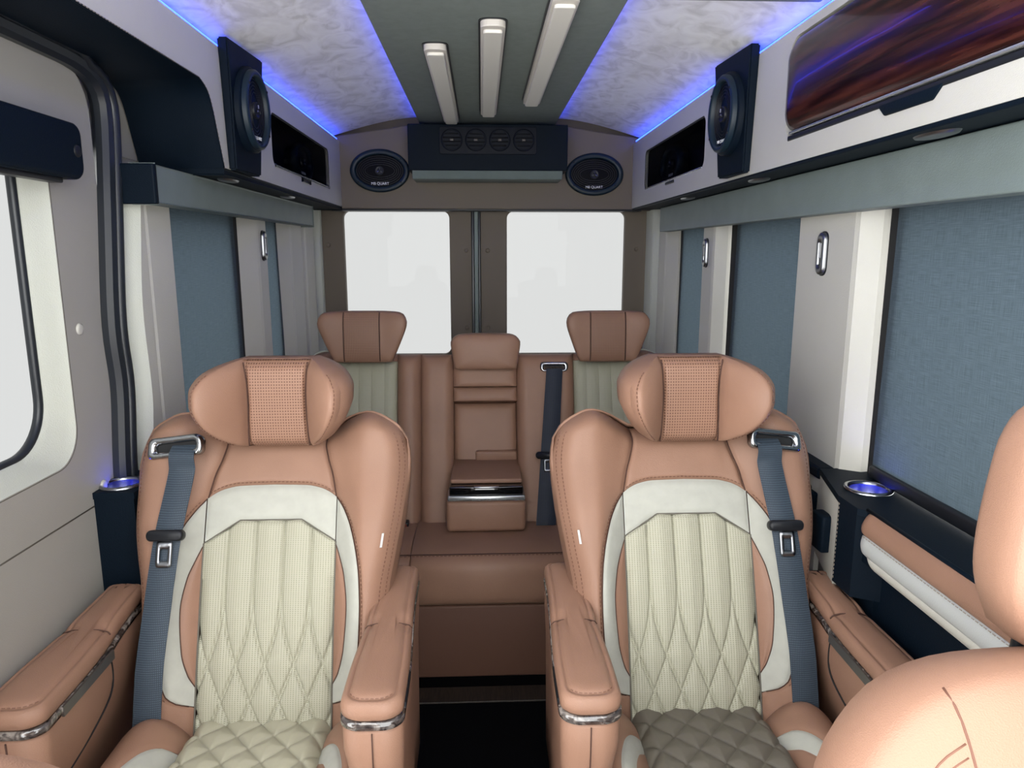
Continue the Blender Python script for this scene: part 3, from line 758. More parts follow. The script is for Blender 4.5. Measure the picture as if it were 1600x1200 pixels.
def depth(u, s):
    a = abs(u)
    bol = .060*sst(.125, .205, a)*(1-.55*sst(.36, .56, s))*(.55+.45*sst(-.05, .15, s))
    lum = .014*math.sin(math.pi*max(0, min(1, (s+.06)/.55)))*(1-sst(.08, .20, a))
    up = .018*sst(.45, .60, s)*(1-sst(.09, .16, a))
    e = min(Wf(s)-a, (TOPf(a)-s)*1.1)
    roll = .045*max(0, 1-e/.05)**2.2
    return bol+lum-up-roll
def chair(label, cx, sx, cush='cream', yoff=0, hx=0):
    t = thing('captain_chair', label, 'chair', (cx, 1.20+yoff, 0), 'captain chairs')
    Uy, Uz = math.sin(ANG), math.cos(ANG)
    def P(u, s, d): return Vector((cx+sx*u, 1.30+yoff+s*Uy-d*Uz, .45+s*Uz+d*Uy))
    def patch(name, fn, nu, nv, m, parent, g=.007, gw=.006, uvm=False, extra=None, edges=(1, 1, 1, 1), label=None):
        """fn(a, b) -> (u, s); seams sink along the patch borders; extra(u, s, a, b) adds relief"""
        A = [cosp(i/nu) for i in range(nu+1)]; Bv = [cosp(j/nv) for j in range(nv+1)]
        if extra: A = [i/nu for i in range(nu+1)]; Bv = [j/nv for j in range(nv+1)]
        V = []; uv = []
        for b_ in Bv:
            for a_ in A:
                u, s = fn(a_, b_)
                ds = []
                pu0, pu1 = fn(0, b_), fn(1, b_); ps0, ps1 = fn(a_, 0), fn(a_, 1)
                for k, q in enumerate((pu0, pu1, ps0, ps1)):
                    if edges[k]: ds.append(math.hypot(u-q[0], s-q[1]))
                dm = min(ds) if ds else 9
                d = depth(u, s)-g*math.exp(-(dm/gw)**2)+.0015*(1-math.exp(-dm/.012))
                if extra: d += extra(u, s, a_, b_)
                V.append(P(u, s, d)); uv.append((u, s))
        Fc = [(j*(nu+1)+i, j*(nu+1)+i+1, (j+1)*(nu+1)+i+1, (j+1)*(nu+1)+i) for j in range(nv) for i in range(nu)]
        return obj(name, V, Fc, m, parent, True, uv if uvm else None, label=label)
    # ---- back shell: everything behind the cover
    outl = []
    for s in [-.06+.672*i/26 for i in range(27)]: outl.append((Wf(s), s))
    for s in (.622, .632, .640, .646): outl.append((Wf(s), s))
    half = outl+[(u, TOPf(u)) for u in (.19, .17, .15, .13, .11, .07, .03)]
    ring = half+[(-u, s) for u, s in reversed(half)]
    def rg(k, dz): 
        c = .30
        return [P(u*k, c+(s-c)*k, depth(u, s)*(1 if dz == 0 else .3)+dz) for u, s in ring]
    BR = obj('backrest', *loft([rg(1, 0), rg(1.012, -.012), rg(1.015, -.04), rg(1.0, -.085), rg(.93, -.11), rg(.6, -.125)], False, True), 'leather', t)
    # ---- cover panels
    LINES = [-.0870, -.0290, .0290, .0870]; SP = .058
    gq = pw([(-.06, 1.78), (-.03, 1.62), (.0, 1.42), (.05, 1.04), (.09, .76), (.13, .48), (.17, .25), (.21, .09), (.25, .02), (.28, 0), (.45, 0)])
    def quilt(u, s, a_, b_):
        g_ = gq(s)*SP; dm = 9
        for L0 in [-.203, -.145]+LINES+[.145, .203]:
            for sg in (-1, 1):
                if abs(L0) > .14 and s > .3: continue
                dm = min(dm, abs(u-(L0+sg*g_))/(1+max(0, .28-s)*1.2))
        return .0074*min(1, dm/.026)**.55-.0045*math.exp(-(dm/.0022)**2)-.005
    def fq(a_, b_):
        s = -.055+(.418+.055)*b_
        hw = .136 if s < .372 else .136-(s-.372)/(.418-.372)*.072
        return (-hw+2*hw*a_, s)
    patch('quilted_panel', fq, 130, 190, 'cream_perf', BR, .005, .006, True, quilt, label='cream perforated leather panel quilted in stripes and diamonds')
    patch('ivory_panel', lambda a_, b_: (lambda u: (u, QTf(abs(u))+(ATf(abs(u))-QTf(abs(u)))*b_))(-.135+.27*a_), 40, 14, 'ivory_suede', BR, .004)
    def ftop(a_, b_):
        w_ = -1+2*a_; s0 = ATf(.135*abs(w_)); s = s0+(.612-s0)*b_; return (Cf(s)*w_, s)
    patch('upper_panel', ftop, 40, 24, 'leather', BR)
    for sg in (-1, 1):
        def fs(a_, b_):
            s = .0505+(.465-.0505)*b_; ui = Lf(s) if .088 < s < .366 else .137
            ui = min(ui, Af(s)-.0005); return (sg*(ui+(Af(s)-ui)*a_), s)
        patch('ivory_panel', fs, 14, 70, 'ivory_suede', BR, .004)
        patch('lens_panel', lambda a_, b_: (lambda s: (sg*(.1365+(Lf(s)-.1365)*a_), s))(.089+(.3655-.089)*b_), 10, 40, 'leather', BR, .004)
        def fb(a_, b_):
            s = -.06+(.647+.06)*b_
            ui = .137 if s < .0505 else (Af(s) if s < .465 else (Cf(s) if s < .612 else INf(s)))
            return (sg*(ui+(Wf(s)-ui)*a_), s)
        patch('bolster', fb, 26, 110, 'leather', BR, .006, .006, edges=(1, 0, 0, 0))
        def ln(name, f, s0, s1, m, r=.0012, dd=-.0035):
            obj(name, *tube([P(sg*f(q), q, depth(sg*f(q), q)+dd) for q in [s0+(s1-s0)*i/50 for i in range(51)]], r, 6), m, BR)
        ln('seam', Cf, .466, .61, 'seam'); ln('seam', Af, .052, .464, 'seam'); ln('seam', Lf, .089, .365, 'seam', .001, -.002)
        ln('seam', lambda q: .1365, -.05, .372, 'seam_grey', .0018, -.0035)
        # thread
        st = [P(sg*(Wf(s)-.016), s, depth(sg*(Wf(s)-.016), s)+.002) for s in [.0+.60*i/60 for i in range(61)]]
        dashes(st, .0010).obj('stitching', 'stitch', BR)
        if sg > 0:
            st = [P(sg*(Wf(s)-.006), s, depth(sg*(Wf(s)-.006), s)+.002) for s in [.0+.60*i/60 for i in range(61)]]
            dashes(st, .0010).obj('stitching', 'stitch', BR)
        st = [P(sg*(Af(s)+.005), s, depth(sg*(Af(s)+.005), s)+.0005) for s in [.07+.39*i/50 for i in range(51)]]
        dashes(st, .0009).obj('stitching', 'stitch', BR)
    obj('seam', *tube([P(u, QTf(abs(u)), depth(u, QTf(abs(u)))-.0030) for u in [-.136+.272*i/60 for i in range(61)]], .0016, 6), 'seam_grey', BR)
    st = [P(u, ATf(abs(u))+.006, depth(u, ATf(abs(u))+.006)+.0008) for u in [-.13+.26*i/40 for i in range(41)]]
    dashes(st, .0009).obj('stitching', 'stitch', BR)
    obj('piping', *tube([P(-Wf(q)*1.014, q+.006, depth(Wf(q), q)*.3-.030) for q in [.50+.14*i/20 for i in range(21)]], .0035, 6), 'ivory_suede', BR)
    u0, s0 = .240, .375
    tg = [P(u0+q[0]+(.003*q[1]/.02), s0+q[1], depth(u0+q[0], s0+q[1])+.003) for q in ((-.002, -.014), (.002, -.014), (.002, .014), (-.002, .014))]
    obj('side_tag', *prism(tg, (0, -.002, 0)), 'white_plastic', BR, False, label='small white sewn tag')

    # ---- headrest with folded wings
    HW = pw([(.995, .070), (1.003, .090), (1.02, .112), (1.04, .131), (1.07, .152), (1.10, .164), (1.125, .165), (1.15, .154), (1.166, .132), (1.176, .104), (1.181, .080)])
    CW = pw([(.99, .071), (1.04, .069), (1.10, .067), (1.15, .070), (1.185, .076)])
    YH = 1.462+yoff
    def hd(u, z):      # forward bulge of the headrest face
        a = abs(u); k = max(0, (a-.069)/.096)
        v = (z-1.09)/.095
        base = .012*(1-min(1, abs(v))**3)+.092*k**.95*(1-.25*max(0, v)**2)+.026*math.sin(math.pi*min(1, k))**.7*(1-abs(min(1, abs(v)))**2)
        return base
    H = thing_part('headrest_core', t)
    def hp(u, z, d): return Vector((cx+sx*(u*.885+hx), YH-d+.055*(z-1.09), z))
    def hpanel(name, f0, f1, z0, z1, m, n=20, uvm=False):
        V = []; uv = []; nu = n; nv = 34
        for j in range(nv+1):
            z = z0+(z1-z0)*cosp(j/nv)
            for i in range(nu+1):
                a_ = cosp(i/nu); u = f0(z)+(f1(z)-f0(z))*a_
                e0 = abs(u-f0(z)); e1 = abs(u-f1(z)); ez = min(z-z0, z1-z)
                inner = min(e0, e1) if name == 'centre_pad' else (e0 if abs(f0(z)) < abs(f1(z)) else e1)
                oute = min(ez, HW(z)-abs(u)) if name != 'centre_pad' else ez
                d = hd(u, z)-.010*math.exp(-(inner/.0045)**2)-.022*max(0, 1-oute/.022)**2
                V.append(hp(u, z, d)); uv.append((u, z))
        Fc = [(j*(nu+1)+i, j*(nu+1)+i+1, (j+1)*(nu+1)+i+1, (j+1)*(nu+1)+i) for j in range(nv) for i in range(nu)]
        return obj(name, V, Fc, m, H, True, uv if uvm else None)
    # shell behind the face
    zs = [.995+.186*cosp(i/30) for i in range(31)]
    hr = [(HW(z), z) for z in zs]; hring = hr+[(-u, z) for u, z in reversed(hr)]
    def hrg(k, dd, mix): return [hp(u*k, 1.085+(z-1.085)*(k if k < 1 else .99), (hd(u, z)-.022)*mix-dd) for u, z in hring]
    shell = loft([hrg(1, 0, 1), hrg(1.05, .010, 1), hrg(1.10, .035, .92), hrg(1.06, .062, .55), hrg(.85, .085, .2), hrg(.5, .098, 0)], False, True)
    k = len(H.data.vertices)
    finish_core(H, shell, 'leather')
    hpanel('centre_pad', lambda z: -CW(z), lambda z: CW(z), .995, 1.181, 'leather_perf', 30, True)
    for sg in (-1, 1):
        hpanel('wing', lambda z: sg*CW(z) if HW(z) > CW(z) else sg*HW(z), lambda z: sg*max(HW(z), CW(z)), .995, 1.181, 'leather')
        obj('seam', *tube([hp(sg*CW(z), z, hd(CW(z), z)-.0075) for z in [1.0+.176*i/30 for i in range(31)]], .0014, 6), 'seam', H)
        st = [hp(sg*(HW(z)-.010), z, hd(HW(z)-.010, z)-.0035) for z in [1.012+.15*i/40 for i in range(41)]]
        dashes(st, .0009).obj('stitching', 'stitch', H)
    for sg in (-1, 1): obj('post', *tube([(cx+sx*sg*.06, YH+.06, 1.02), (cx+sx*sg*.06, YH+.07, .96)], .006, 8), 'chrome', H)

    # ---- belt guide and belt on the outer shoulder (u < 0)
    gc = (-.192, .572)
    go = rrect(-.058, .058, -.022, .022, (.012, .012, .02, .012), 6); gi = rrect(-.040, .042, -.009, .008, .007, 6)
    def gp(p, d):
        sk = p[1]+(.10*p[0])
        u, s = gc[0]+p[0], gc[1]+sk
        return P(u, s, depth(-.20, .572)+.010+d+(p[0])*.10)
    G = obj('belt_guide', *loft([[gp(p, -.012) for p in go], [gp(p, .004) for p in go], [gp((p[0]*.92, p[1]*.85), .009) for p in go], [gp((p[0]*1.08, p[1]*1.25), .007) for p in gi], [gp(p, -.006) for p in gi]], False, False), 'chrome', t, label='chrome seat belt guide')
    obj('guide_slot', *prism([gp(p, -.003) for p in gi], (0, .002, 0)), 'black_gap', G, False)
    bl = pw([(-.02, -.213), (.10, -.206), (.25, -.196), (.40, -.184), (.50, -.178), (.575, -.174)])
    beld = lambda s: max(depth(bl(s)+k_*.026, s) for k_ in (-.6, 0, .6, 1))
    def bel(a_, b_):
        s = -.02+.596*b_; u = bl(s)+(a_-.5)*.053
        d = max(depth(bl(s)+k_*.026, s) for k_ in (-.6, 0, .6, 1))+.010+.004*math.sin(a_*math.pi)
        gd = depth(-.20, .572)+.010+(u+.192)*.10+.012      # over the lower lip of the guide, then into its slot
        k_ = sst(.52, .548, s); d = d*(1-k_)+max(d, gd)*k_-.016*sst(.560, .574, s)
        return P(u, s, d)
    V, Fc = surf(bel, 6, 60); n = len(V); V = V+[v+Vector((0, .0025, 0)) for v in V]; Fc = Fc+[tuple(i+n for i in q[::-1]) for q in Fc]
    BT = obj('seat_belt', V, Fc, 'belt_web', t, label='blue grey seat belt webbing')
    s = .392; d0 = max(beld(s), beld(s-.05))+.019
    def tp(p, d): return P(bl(s)+p[0], s+p[1], d0+d)
    to = rrect(-.036, .036, -.011, .011, .010, 5)
    obj('tongue_bar', *loft([[tp(p, -.010) for p in to], [tp(p, .004) for p in to], [tp((p[0]*.93, p[1]*.7), .008) for p in to]], True, True), 'black_plastic', BT)
    to = rrect(-.015, .015, -.062, -.010, .006, 6); ti = rrect(-.008, .008, -.050, -.026, .003, 6)
    obj('tongue', *loft([[tp(p, -.001) for p in to], [tp(p, .002) for p in to], [tp(p, .002) for p in ti], [tp(p, -.001) for p in ti], [tp(p, -.001) for p in to]], False, False), 'tongue_metal', BT)
    obj('belt_stop', *rbox(P(-.19, -.010, .075)-Vector((.02, .01, .014)), P(-.19, -.010, .075)+Vector((.02, .01, .014)), .006), 'black_plastic', BT)

    # ---- armrests
    def arm(xc, w0, w1, side, y1):
        zt = pw([(.9, .680), (1.04, .689), (1.12, .692), (1.24, .694), (1.275, .697), (1.32, .703), (1.45, .711), (1.55, .713)])
        y0 = 1.035
        def outline(shr=0, fr=0, inn=0):
            pts = []
            a0 = w0/2-shr; a1 = w1/2-shr; yf = y0+shr+fr; yr = y1-shr*.4; r = min(.036, a0*.75)
            for i in range(9):      # front corner, seat side
                q = math.radians(180+90*i/8); pts.append((-a0+r+r*math.cos(q), yf+r*.8+r*.8*math.sin(q)))
            for i in range(9):
                q = math.radians(270+90*i/8); pts.append((a0-r+r*math.cos(q), yf+r*.8+r*.8*math.sin(q)))
            for i in range(1, 30): y = yf+r*.8+(yr-yf-r*.8)*i/30; pts.append((a0+(a1-a0)*sst(1.12, 1.42, y), y))
            for i in range(5): q = math.radians(90*i/4); pts.append((a1-.012+.012*math.cos(q), yr-.012+.012*math.sin(q)))
            for i in range(5): q = math.radians(90+90*i/4); pts.append((-a1+.012+.012*math.cos(q), yr-.012+.012*math.sin(q)))
            for i in range(29, 0, -1): y = yf+r*.8+(yr-yf-r*.8)*i/30; pts.append((-(a0+(a1-a0)*sst(1.12, 1.42, y)), y))
            if inn:      # pull the seat-side face (towards u = 0) outwards
                pts = [(p[0]+inn*(1 if p[0] < 0 else .0)*min(1, -p[0]/a1 if p[0] < 0 else 0), p[1]) for p in pts]
            return pts
        sd = 1 if xc > 0 else -1       # local -x of the outline points to the seat centre
        def ring(shr, dz, fr=0, inn=0):
            return [Vector((cx+sx*(xc+sd*p[0]), p[1]+yoff, zt(p[1])+dz)) for p in outline(shr, fr, inn)]
        def kink(rr):    # crease of the pad where the front half is upholstered separately
            return [v-Vector((0, 0, .006*math.exp(-((v.y-yoff-1.275)/.012)**2))) for v in rr]
        body = obj('armrest', *loft([ring(.003, -.050), ring(0, -.058), ring(0, -.10), ring(.003, -.16, .004, .006), ring(.004, -.24, .02, .028), ring(.005, -.33, .035, .045), ring(.006, -.44, .05, .055)], True, True), 'leather', t)
        obj('armrest_pad', *loft([ring(.004, -.037), ring(-.001, -.031), ring(-.002, -.020)]+[kink(q) for q in (ring(0, -.010), ring(.005, -.0045), ring(.0095, -.0035), ring(.0115, -.0062), ring(.0135, -.003), ring(.02, .000), ring(.030, .0015))], True, True), 'leather', body)
        obj('marble_trim', *loft([ring(.002, -.036), ring(-.0025, -.038), ring(-.0025, -.049), ring(.002, -.051)], False, False), 'marble_trim', body)
        obj('crease', *tube([Vector((cx+sx*(xc+q*(w0+w1)/4), 1.275+yoff, zt(1.275)-.006+dz)) for q, dz in ((-1.0, -.009), (-.9, -.0035), (-.7, -.001), (-.5, .001), (.5, .001), (.7, -.001), (.9, -.0035), (1.0, -.009))], .0016, 6), 'seam', body)
        pa = outline(.0115); st = [Vector((cx+sx*(xc+sd*p[0]*.97), p[1]+.002+yoff, zt(p[1])-.0032)) for p in pa[2:16]]
        dashes(st, .0010, .005, .003).obj('stitching', 'stitch', body)
        # seams on the cheek and the front
        ysn = 1.030
        obj('front_seam', *tube([Vector((cx+sx*(xc+sd*.002), y0-.001+f+yoff, zt(y0)+dz)) for f, dz in ((0, -.056), (0, -.10), (.004, -.16), (.020, -.24), (.035, -.33))], .0013, 6), 'seam', body)
        cheek = -sd if side == 'outer' else sd
        ino = pw([(.05, 0), (.10, 0), (.16, .009), (.24, .032), (.33, .05)])
        if side == 'outer':
            xs = lambda y, dz=0: xc-sd*((w0/2)+((w1-w0)/2)*sst(1.12, 1.42, y)-.0005)+sd*(ino(-dz)-.0012)
            pth = [(1.265, -.055), (1.268, -.085), (1.262, -.115), (1.24, -.135), (1.18, -.155), (1.10, -.175), (1.06, -.185)]
            obj('door_seam', *tube(spline([(cx+sx*xs(y, dz), y+yoff, zt(y)+dz) for y, dz in pth], 30, False), .0016, 6), 'black_gap', body)
            obj('release_lever', *prism([(cx+sx*(xc-sd*(w0/2+.0035)), y+yoff, zt(y)+dz) for y, dz in ((1.095, -.037), (1.262, -.037), (1.262, -.055), (1.095, -.055))], (sx*sd*.004, 0, 0)), 'trim_grey', body, False)
        else:
            obj('control_strip', *prism([(cx+sx*(xc+sd*(w0/2+.0005)), y+yoff, zt(y)+dz) for y, dz in ((1.075, -.030), (1.155, -.024), (1.16, -.036), (1.075, -.040))], (sx*sd*.003, 0, 0)), 'black_plastic', body, False)
        return body
    arm(.262, .100, .078, 'inner', 1.50); arm(*((-.310, .105, .075) if sx > 0 else (-.288, .084, .070)), 'outer', 1.44)

    # ---- seat cushion
    def zc(y): return .452+.020*math.sin(math.pi*min(1, max(0, (1.30-y)/.5)))-.09*max(0, (.90-y)/.08)**2
    C = obj('seat_cushion', *rbox((cx-.245, .80+yoff, .30), (cx+.245, 1.36+yoff, .425), .03, 3), 'leather', t)
    def qf(a_, b_):
        u = (-.145+.29*a_); y = .815+(1.345-.815)*b_
        k1 = (u/.072+(y-1.3)/.085); k2 = (u/.072-(y-1.3)/.085)
        dm = min(abs(k1-round(k1)), abs(k2-round(k2)))
        pf = .009*min(1, dm/.38)**.6-.003*math.exp(-(dm/.035)**2)
        edge_ = .035*max(0, 1-(.145-abs(u))/.035)**2
        return Vector((cx+sx*u, y+yoff, zc(y)+pf-edge_+.012-.06*max(0, (y-1.30)/.05)**2))
    V, Fc = surf(qf, 90, 150); obj('quilted_panel', V, Fc, cush, C, True, label='diamond quilted leather centre of the seat')
    for sg in (-1, 1):
        def bp_(u, y):
            a = abs(u); k = (a-.13)/.13
            z = .440+.075*math.sin(math.pi*min(1, max(0, k*.86+.05)))**.8-.10*max(0, (y-1.24)/.10)**2-.05*max(0, (.90-y)/.1)**2
            return Vector((cx+sx*u, y+yoff, z))
        arcO = pw([(.80, .215), (1.0, .208), (1.10, .198), (1.16, .182), (1.20, .160), (1.222, .134)]); arcI = pw([(.80, .186), (1.0, .180), (1.10, .170), (1.15, .155), (1.185, .136), (1.2, .134)])
        def strip(name, f0, f1, y0, y1, m, nu=10):
            def g(a_, b_):
                y = y0+(y1-y0)*b_; p0, p1 = f0(y), f1(y); u = p0+(p1-p0)*cosp(a_); dm = min(abs(u-p0), abs(p1-u))
                v = bp_(sg*u, y); v.z -= .004*math.exp(-(dm/.004)**2); return v
            V, Fc = surf(g, nu, 50); obj(name, V, Fc, m, C)
        strip('cushion_bolster', lambda y: arcO(y) if y < 1.222 else .134, lambda y: .262, .81, 1.34, 'leather', 18)
        strip('ivory_panel', lambda y: arcI(y) if y < 1.2 else .1339, arcO, .81, 1.2215, 'ivory_suede', 8)
        strip('inner_bolster', lambda y: .133, lambda y: max(arcI(y), .1335), .81, 1.1995, 'leather', 8)
    # ---- pedestal
    PD = obj('pedestal', *rbox((cx-.20, .90+yoff, .03), (cx+.20, 1.33+yoff, .31), .02), 'black_plastic', t)
    for sg in (-1, 1): obj('floor_rail', *rbox((cx+sg*.17-.02, .82+yoff, 0), (cx+sg*.17+.02, 1.42+yoff, .035), .004), 'satin_metal', PD)
    return t
mat('tongue_metal', (.26, .27, .29), .28, metal=1)
mat('trim_grey', (.055, .050, .045), .3, coat=.3)
def thing_part(name, parent):
    me = bpy.data.meshes.new('headrest'); o = bpy.data.objects.new('headrest', me); COL.objects.link(o); o.parent = parent; ORG[o.name] = org(parent); return o
def finish_core(o, VF, m):
    O = org(o); me = o.data; me.from_pydata([Vector(v)-O for v in VF[0]], [], VF[1]); me.materials.append(MATS[m]); me.polygons.foreach_set('use_smooth', [True]*len(me.polygons)); me.update()
chair('salmon leather captain chair with cream quilting, left of the aisle', -.480, 1, 'cream', hx=.022)
chair('salmon leather captain chair with taupe seat cushion, right of the aisle', .405, -1, 'taupe_cushion', hx=-.004)

# ================================================================== REAR BENCH
BA = math.radians(17); bx = -.02
t = thing('rear_bench', 'wide brown leather rear bench with folded down centre armrest', 'bench', (bx, 2.4, 0))
def BP(u, s, d): return Vector((u, 2.47+s*math.sin(BA)-d*math.cos(BA), .42+s*math.cos(BA)+d*math.sin(BA)))
core = obj('bench_frame', *prism([BP(-.70, -.02, -.13), BP(-.70, -.02, -.20), BP(-.70, .60, -.19), BP(-.70, .60, -.13)], (1.36, 0, 0), .01), 'leather', t, False)
def bpanel(name, u0, u1, s0, s1, m, puff=.012, base=0, nu=16, nv=26, rtop=0, parent=None, rel=None, uvm=False, thick=.11, top=None):
    """padded panel on the bench back between u0..u1, s0..s1 with its sides wrapped to the frame"""
    V = []; uv = []
    for j in range(nv+1):
        b_ = j/nv if rel else cosp(j/nv)
        for i in range(nu+1):
            a_ = i/nu if rel else cosp(i/nu)
            u = u0+(u1-u0)*a_; st = top(u) if top else s1; s = s0+(st-s0)*b_
            dm = min(u-u0, u1-u); dt = st-s; db = s-s0
            d = base+puff*(1-max(0, 1-min(dm, db*1.5+.01, dt)/.035)**2)-.006*math.exp(-(min(dm, dt)/.004)**2)
            if rtop: d -= rtop*max(0, 1-dt/.05)**2
            if rel: d += rel(u, s)
            V.append(BP(u, s, d)); uv.append((u, s))
    Fc = [(j*(nu+1)+i, j*(nu+1)+i+1, (j+1)*(nu+1)+i+1, (j+1)*(nu+1)+i) for j in range(nv) for i in range(nu)]
    # skirt
    per = [i for i in range(nu+1)]+[j*(nu+1)+nu for j in range(1, nv+1)]+[nv*(nu+1)+i for i in range(nu-1, -1, -1)]+[j*(nu+1) for j in range(nv-1, 0, -1)]
    k = len(V)
    for i in per: u, s = uv[i]; V.append(BP(u, s, -thick)); uv.append((u, s))
    n = len(per)
    for i in range(n): Fc.append((per[i], k+i, k+(i+1) % n, per[(i+1) % n]))
    return sharpen(obj(name, V, Fc, m, parent or t, True, uv if uvm else None), 50)
def stripes(c, sp, off=0):
    return lambda u, s: .0045*min(1, abs(((u-c)/sp+off) % 1-.5)*0+min(((u-c)/sp+off) % 1, 1-((u-c)/sp+off) % 1)/.35)**.55-.004
for c, sg in ((-.468, -1), (.430, 1)):
    BK2 = bpanel('seat_back', c-.118, c+.118, -.01, .602, 'cream_perf', .010, 0, 70, 20, 0, t, stripes(c, .047, .5), True)
    BK2['label'] = 'cream striped panel of the rear seat back'
    out0, out1 = (c-.255, c-.119) if sg < 0 else (c+.119, c+.255)
    def topf(u, out0=out0, out1=out1, sg=sg):
        k = (u-out0)/(out1-out0) if sg < 0 else (out1-u)/(out1-out0)      # 0 at the outer edge
        return .645-.085*(1-min(1, k/.75))**2.2
    bpanel('outer_bolster', out0, out1, -.01, .62, 'leather', .045, 0, 22, 30, .03, t, top=topf)
    obj('piping', *tube([BP(q, topf(q)+.004, -.045) for q in [out0+(out1-out0)*i/20 for i in range(21)]], .004, 6), 'ivory_suede', t)
    bpanel('top_pad', c-.118, c+.118, .603, .632, 'leather', .010, 0, 16, 10, .02, t)
bpanel('inner_bolster', -.349, -.262, -.01, .632, 'leather', .026, 0, 16, 26, .015)
bpanel('centre_side', -.261, -.142, -.01, .630, 'leather', .020, 0, 16, 26, .012)
bpanel('centre_side', .098, .311, -.01, .630, 'leather', .022, 0, 24, 26, .012)
bpanel('centre_top', -.141, .097, .505, .628, 'leather', .014, 0, 18, 18, .012)
bpanel('recess_lip', -.141, .097, .452, .504, 'leather', .010, -.012, 18, 12, 0)
bpanel('recess_back', -.141, .097, -.01, .451, 'leather', .008, -.085, 18, 20, 0, thick=.12)
# headrests
def bench_head(c, w0, w1, z0, z1, y, lab, wing=True):
    zc_ = (z0+z1)/2
    o = spline([(-w0, z0+.012), (-w0+.02, z0), (w0-.02, z0), (w0, z0+.012), (w0+(w1-w0)*.55, z0+(z1-z0)*.40), (w1, z0+(z1-z0)*.75), (w1-.008, z1-.015), (w1-.035, z1), (0, z1+.003), (-w1+.035, z1), (-w1+.008, z1-.015), (-w1, z0+(z1-z0)*.75), (-w0-(w1-w0)*.55, z0+(z1-z0)*.40)], 56)
    o2 = [(p[0], p[1]) for p in o]
    def pl(a, b_, d): return Vector((c+a, y-d+.10*(b_-zc_)-(.25*max(0, abs(a)-.075)**1.0 if wing else 0), b_))
    h = obj('headrest', *pillow(o2, pl, .035, .055, 8, .45), 'leather', t)
    if wing:
        dp = puff_depth(o2, .035, .45)
        def cpad(a_, b_):
            a = -.066+.128*a_; b_ = z0+.006+(z1-z0-.008)*cosp(b_); return pl(a, b_, dp(a, b_)+.0012)
        V, Fc = surf(cpad, 20, 24)
        obj('centre_pad', V, Fc, 'leather_perf', h, True, [(v.x, v.z) for v in V])
        for k in (0, 1): obj('seam', *tube([cpad(k, j/20) for j in range(21)], .0022, 6), 'seam', h)
    for sg in (-1, 1): obj('post', *tube([(c+sg*.05, y+.085, z0+.04), (c+sg*.05, y+.095, z0-.03)], .006, 8), 'chrome', h)
bench_head(-.463, .108, .160, 1.004, 1.186, 2.59, 'left'); bench_head(.428, .108, .153, 1.002, 1.184, 2.59, 'right')
bench_head(-.02, .116, .129, .972, 1.100, 2.61, 'mid', False)
# belt of the middle seat
go = rrect(-.052, .052, -.016, .020, (.014, .014, .012, .012), 5); gi = rrect(-.036, .036, -.010, .006, .005, 5)
gp = lambda p, d: BP(.235+p[0], .572+p[1], .024+d)
G = obj('belt_guide', *loft([[gp(p, -.01) for p in go], [gp(p, .006) for p in go], [gp((p[0]*.9, p[1]*.8), .010) for p in go], [gp((p[0]*1.1, p[1]*1.2), .008) for p in gi], [gp(p, -.004) for p in gi]], False, False), 'chrome', t)
obj('guide_slot', *prism([gp(p, -.002) for p in gi], (0, .002, 0)), 'black_gap', G, False)
V, Fc = surf(lambda a_, b_: BP(.236-.045*b_+(a_-.5)*(.060+.010*b_), .565-.57*b_, .036+.006*math.sin(a_*math.pi)+.03*b_), 6, 30); n = len(V)
BT = obj('seat_belt', V+[v+Vector((0, .003, 0)) for v in V], Fc+[tuple(i+n for i in q[::-1]) for q in Fc], 'belt_web_dark', t, label='dark navy seat belt of the middle rear seat')
tp = lambda p, d: BP(.204+p[0], .245+p[1], .060+d)
to = rrect(-.045, .045, -.013, .013, .012, 5)
obj('tongue_bar', *loft([[tp(p, -.008) for p in to], [tp(p, .006) for p in to]], True, True), 'black_plastic', BT)
to = rrect(-.016, .016, -.060, -.010, .006, 6); ti = rrect(-.008, .008, -.050, -.026, .003, 6)
obj('tongue', *loft([[tp(p, -.001) for p in to], [tp(p, .002) for p in to], [tp(p, .002) for p in ti], [tp(p, -.001) for p in ti]], False, False), 'tongue_metal', BT)
# cushion and kick panel
def cushion(u0, u1):
    pr = [(2.60, .428), (2.46, .432), (2.30, .437), (2.22, .434), (2.165, .420), (2.145, .395), (2.140, .34), (2.145, .285), (2.160, .262), (2.60, .262)]
    p2 = spline([(0, a, b_) for a, b_ in pr[:-1]], 34, False)+[Vector((0, 2.60, .262))]
    rings = []
    for u, k in ((u0, .975), (u0+.006, 1), (u1-.006, 1), (u1, .975)):
        rings.append([Vector((u, 2.35+(p.y-2.35)*k, .35+(p.z-.35)*k)) for p in p2])
    return sharpen(obj('cushion', *loft(rings), 'leather', t), 60)
for u0, u1 in ((-.72, -.272), (-.270, .232), (.234, .68)): cushion(u0, u1)
obj('front_seam', *tube([(-.72, 2.183, .428), (.68, 2.183, .428)], .002, 6), 'seam', t)
dashes([(-.72, 2.176, .426), (.68, 2.176, .426)], .0012, .008, .005).obj('stitching', 'stitch', t)
obj('kick_panel', *rbox((-.72, 2.160, .0), (.68, 2.19, .258), .008), 'kick_leather_shaded', t)
obj('bench_box', *rbox((-.71, 2.19, .0), (.67, 2.60, .262)), 'black_plastic', t, False)
b = B(); b.add(*rbox((-.345, 2.415, .430), (-.300, 2.450, .448), .004)); bk = b.obj('buckle', 'black_plastic', t)
obj('buckle_button', *rbox((-.338, 2.411, .434), (-.307, 2.417, .444), .001), 'brown_red', bk)
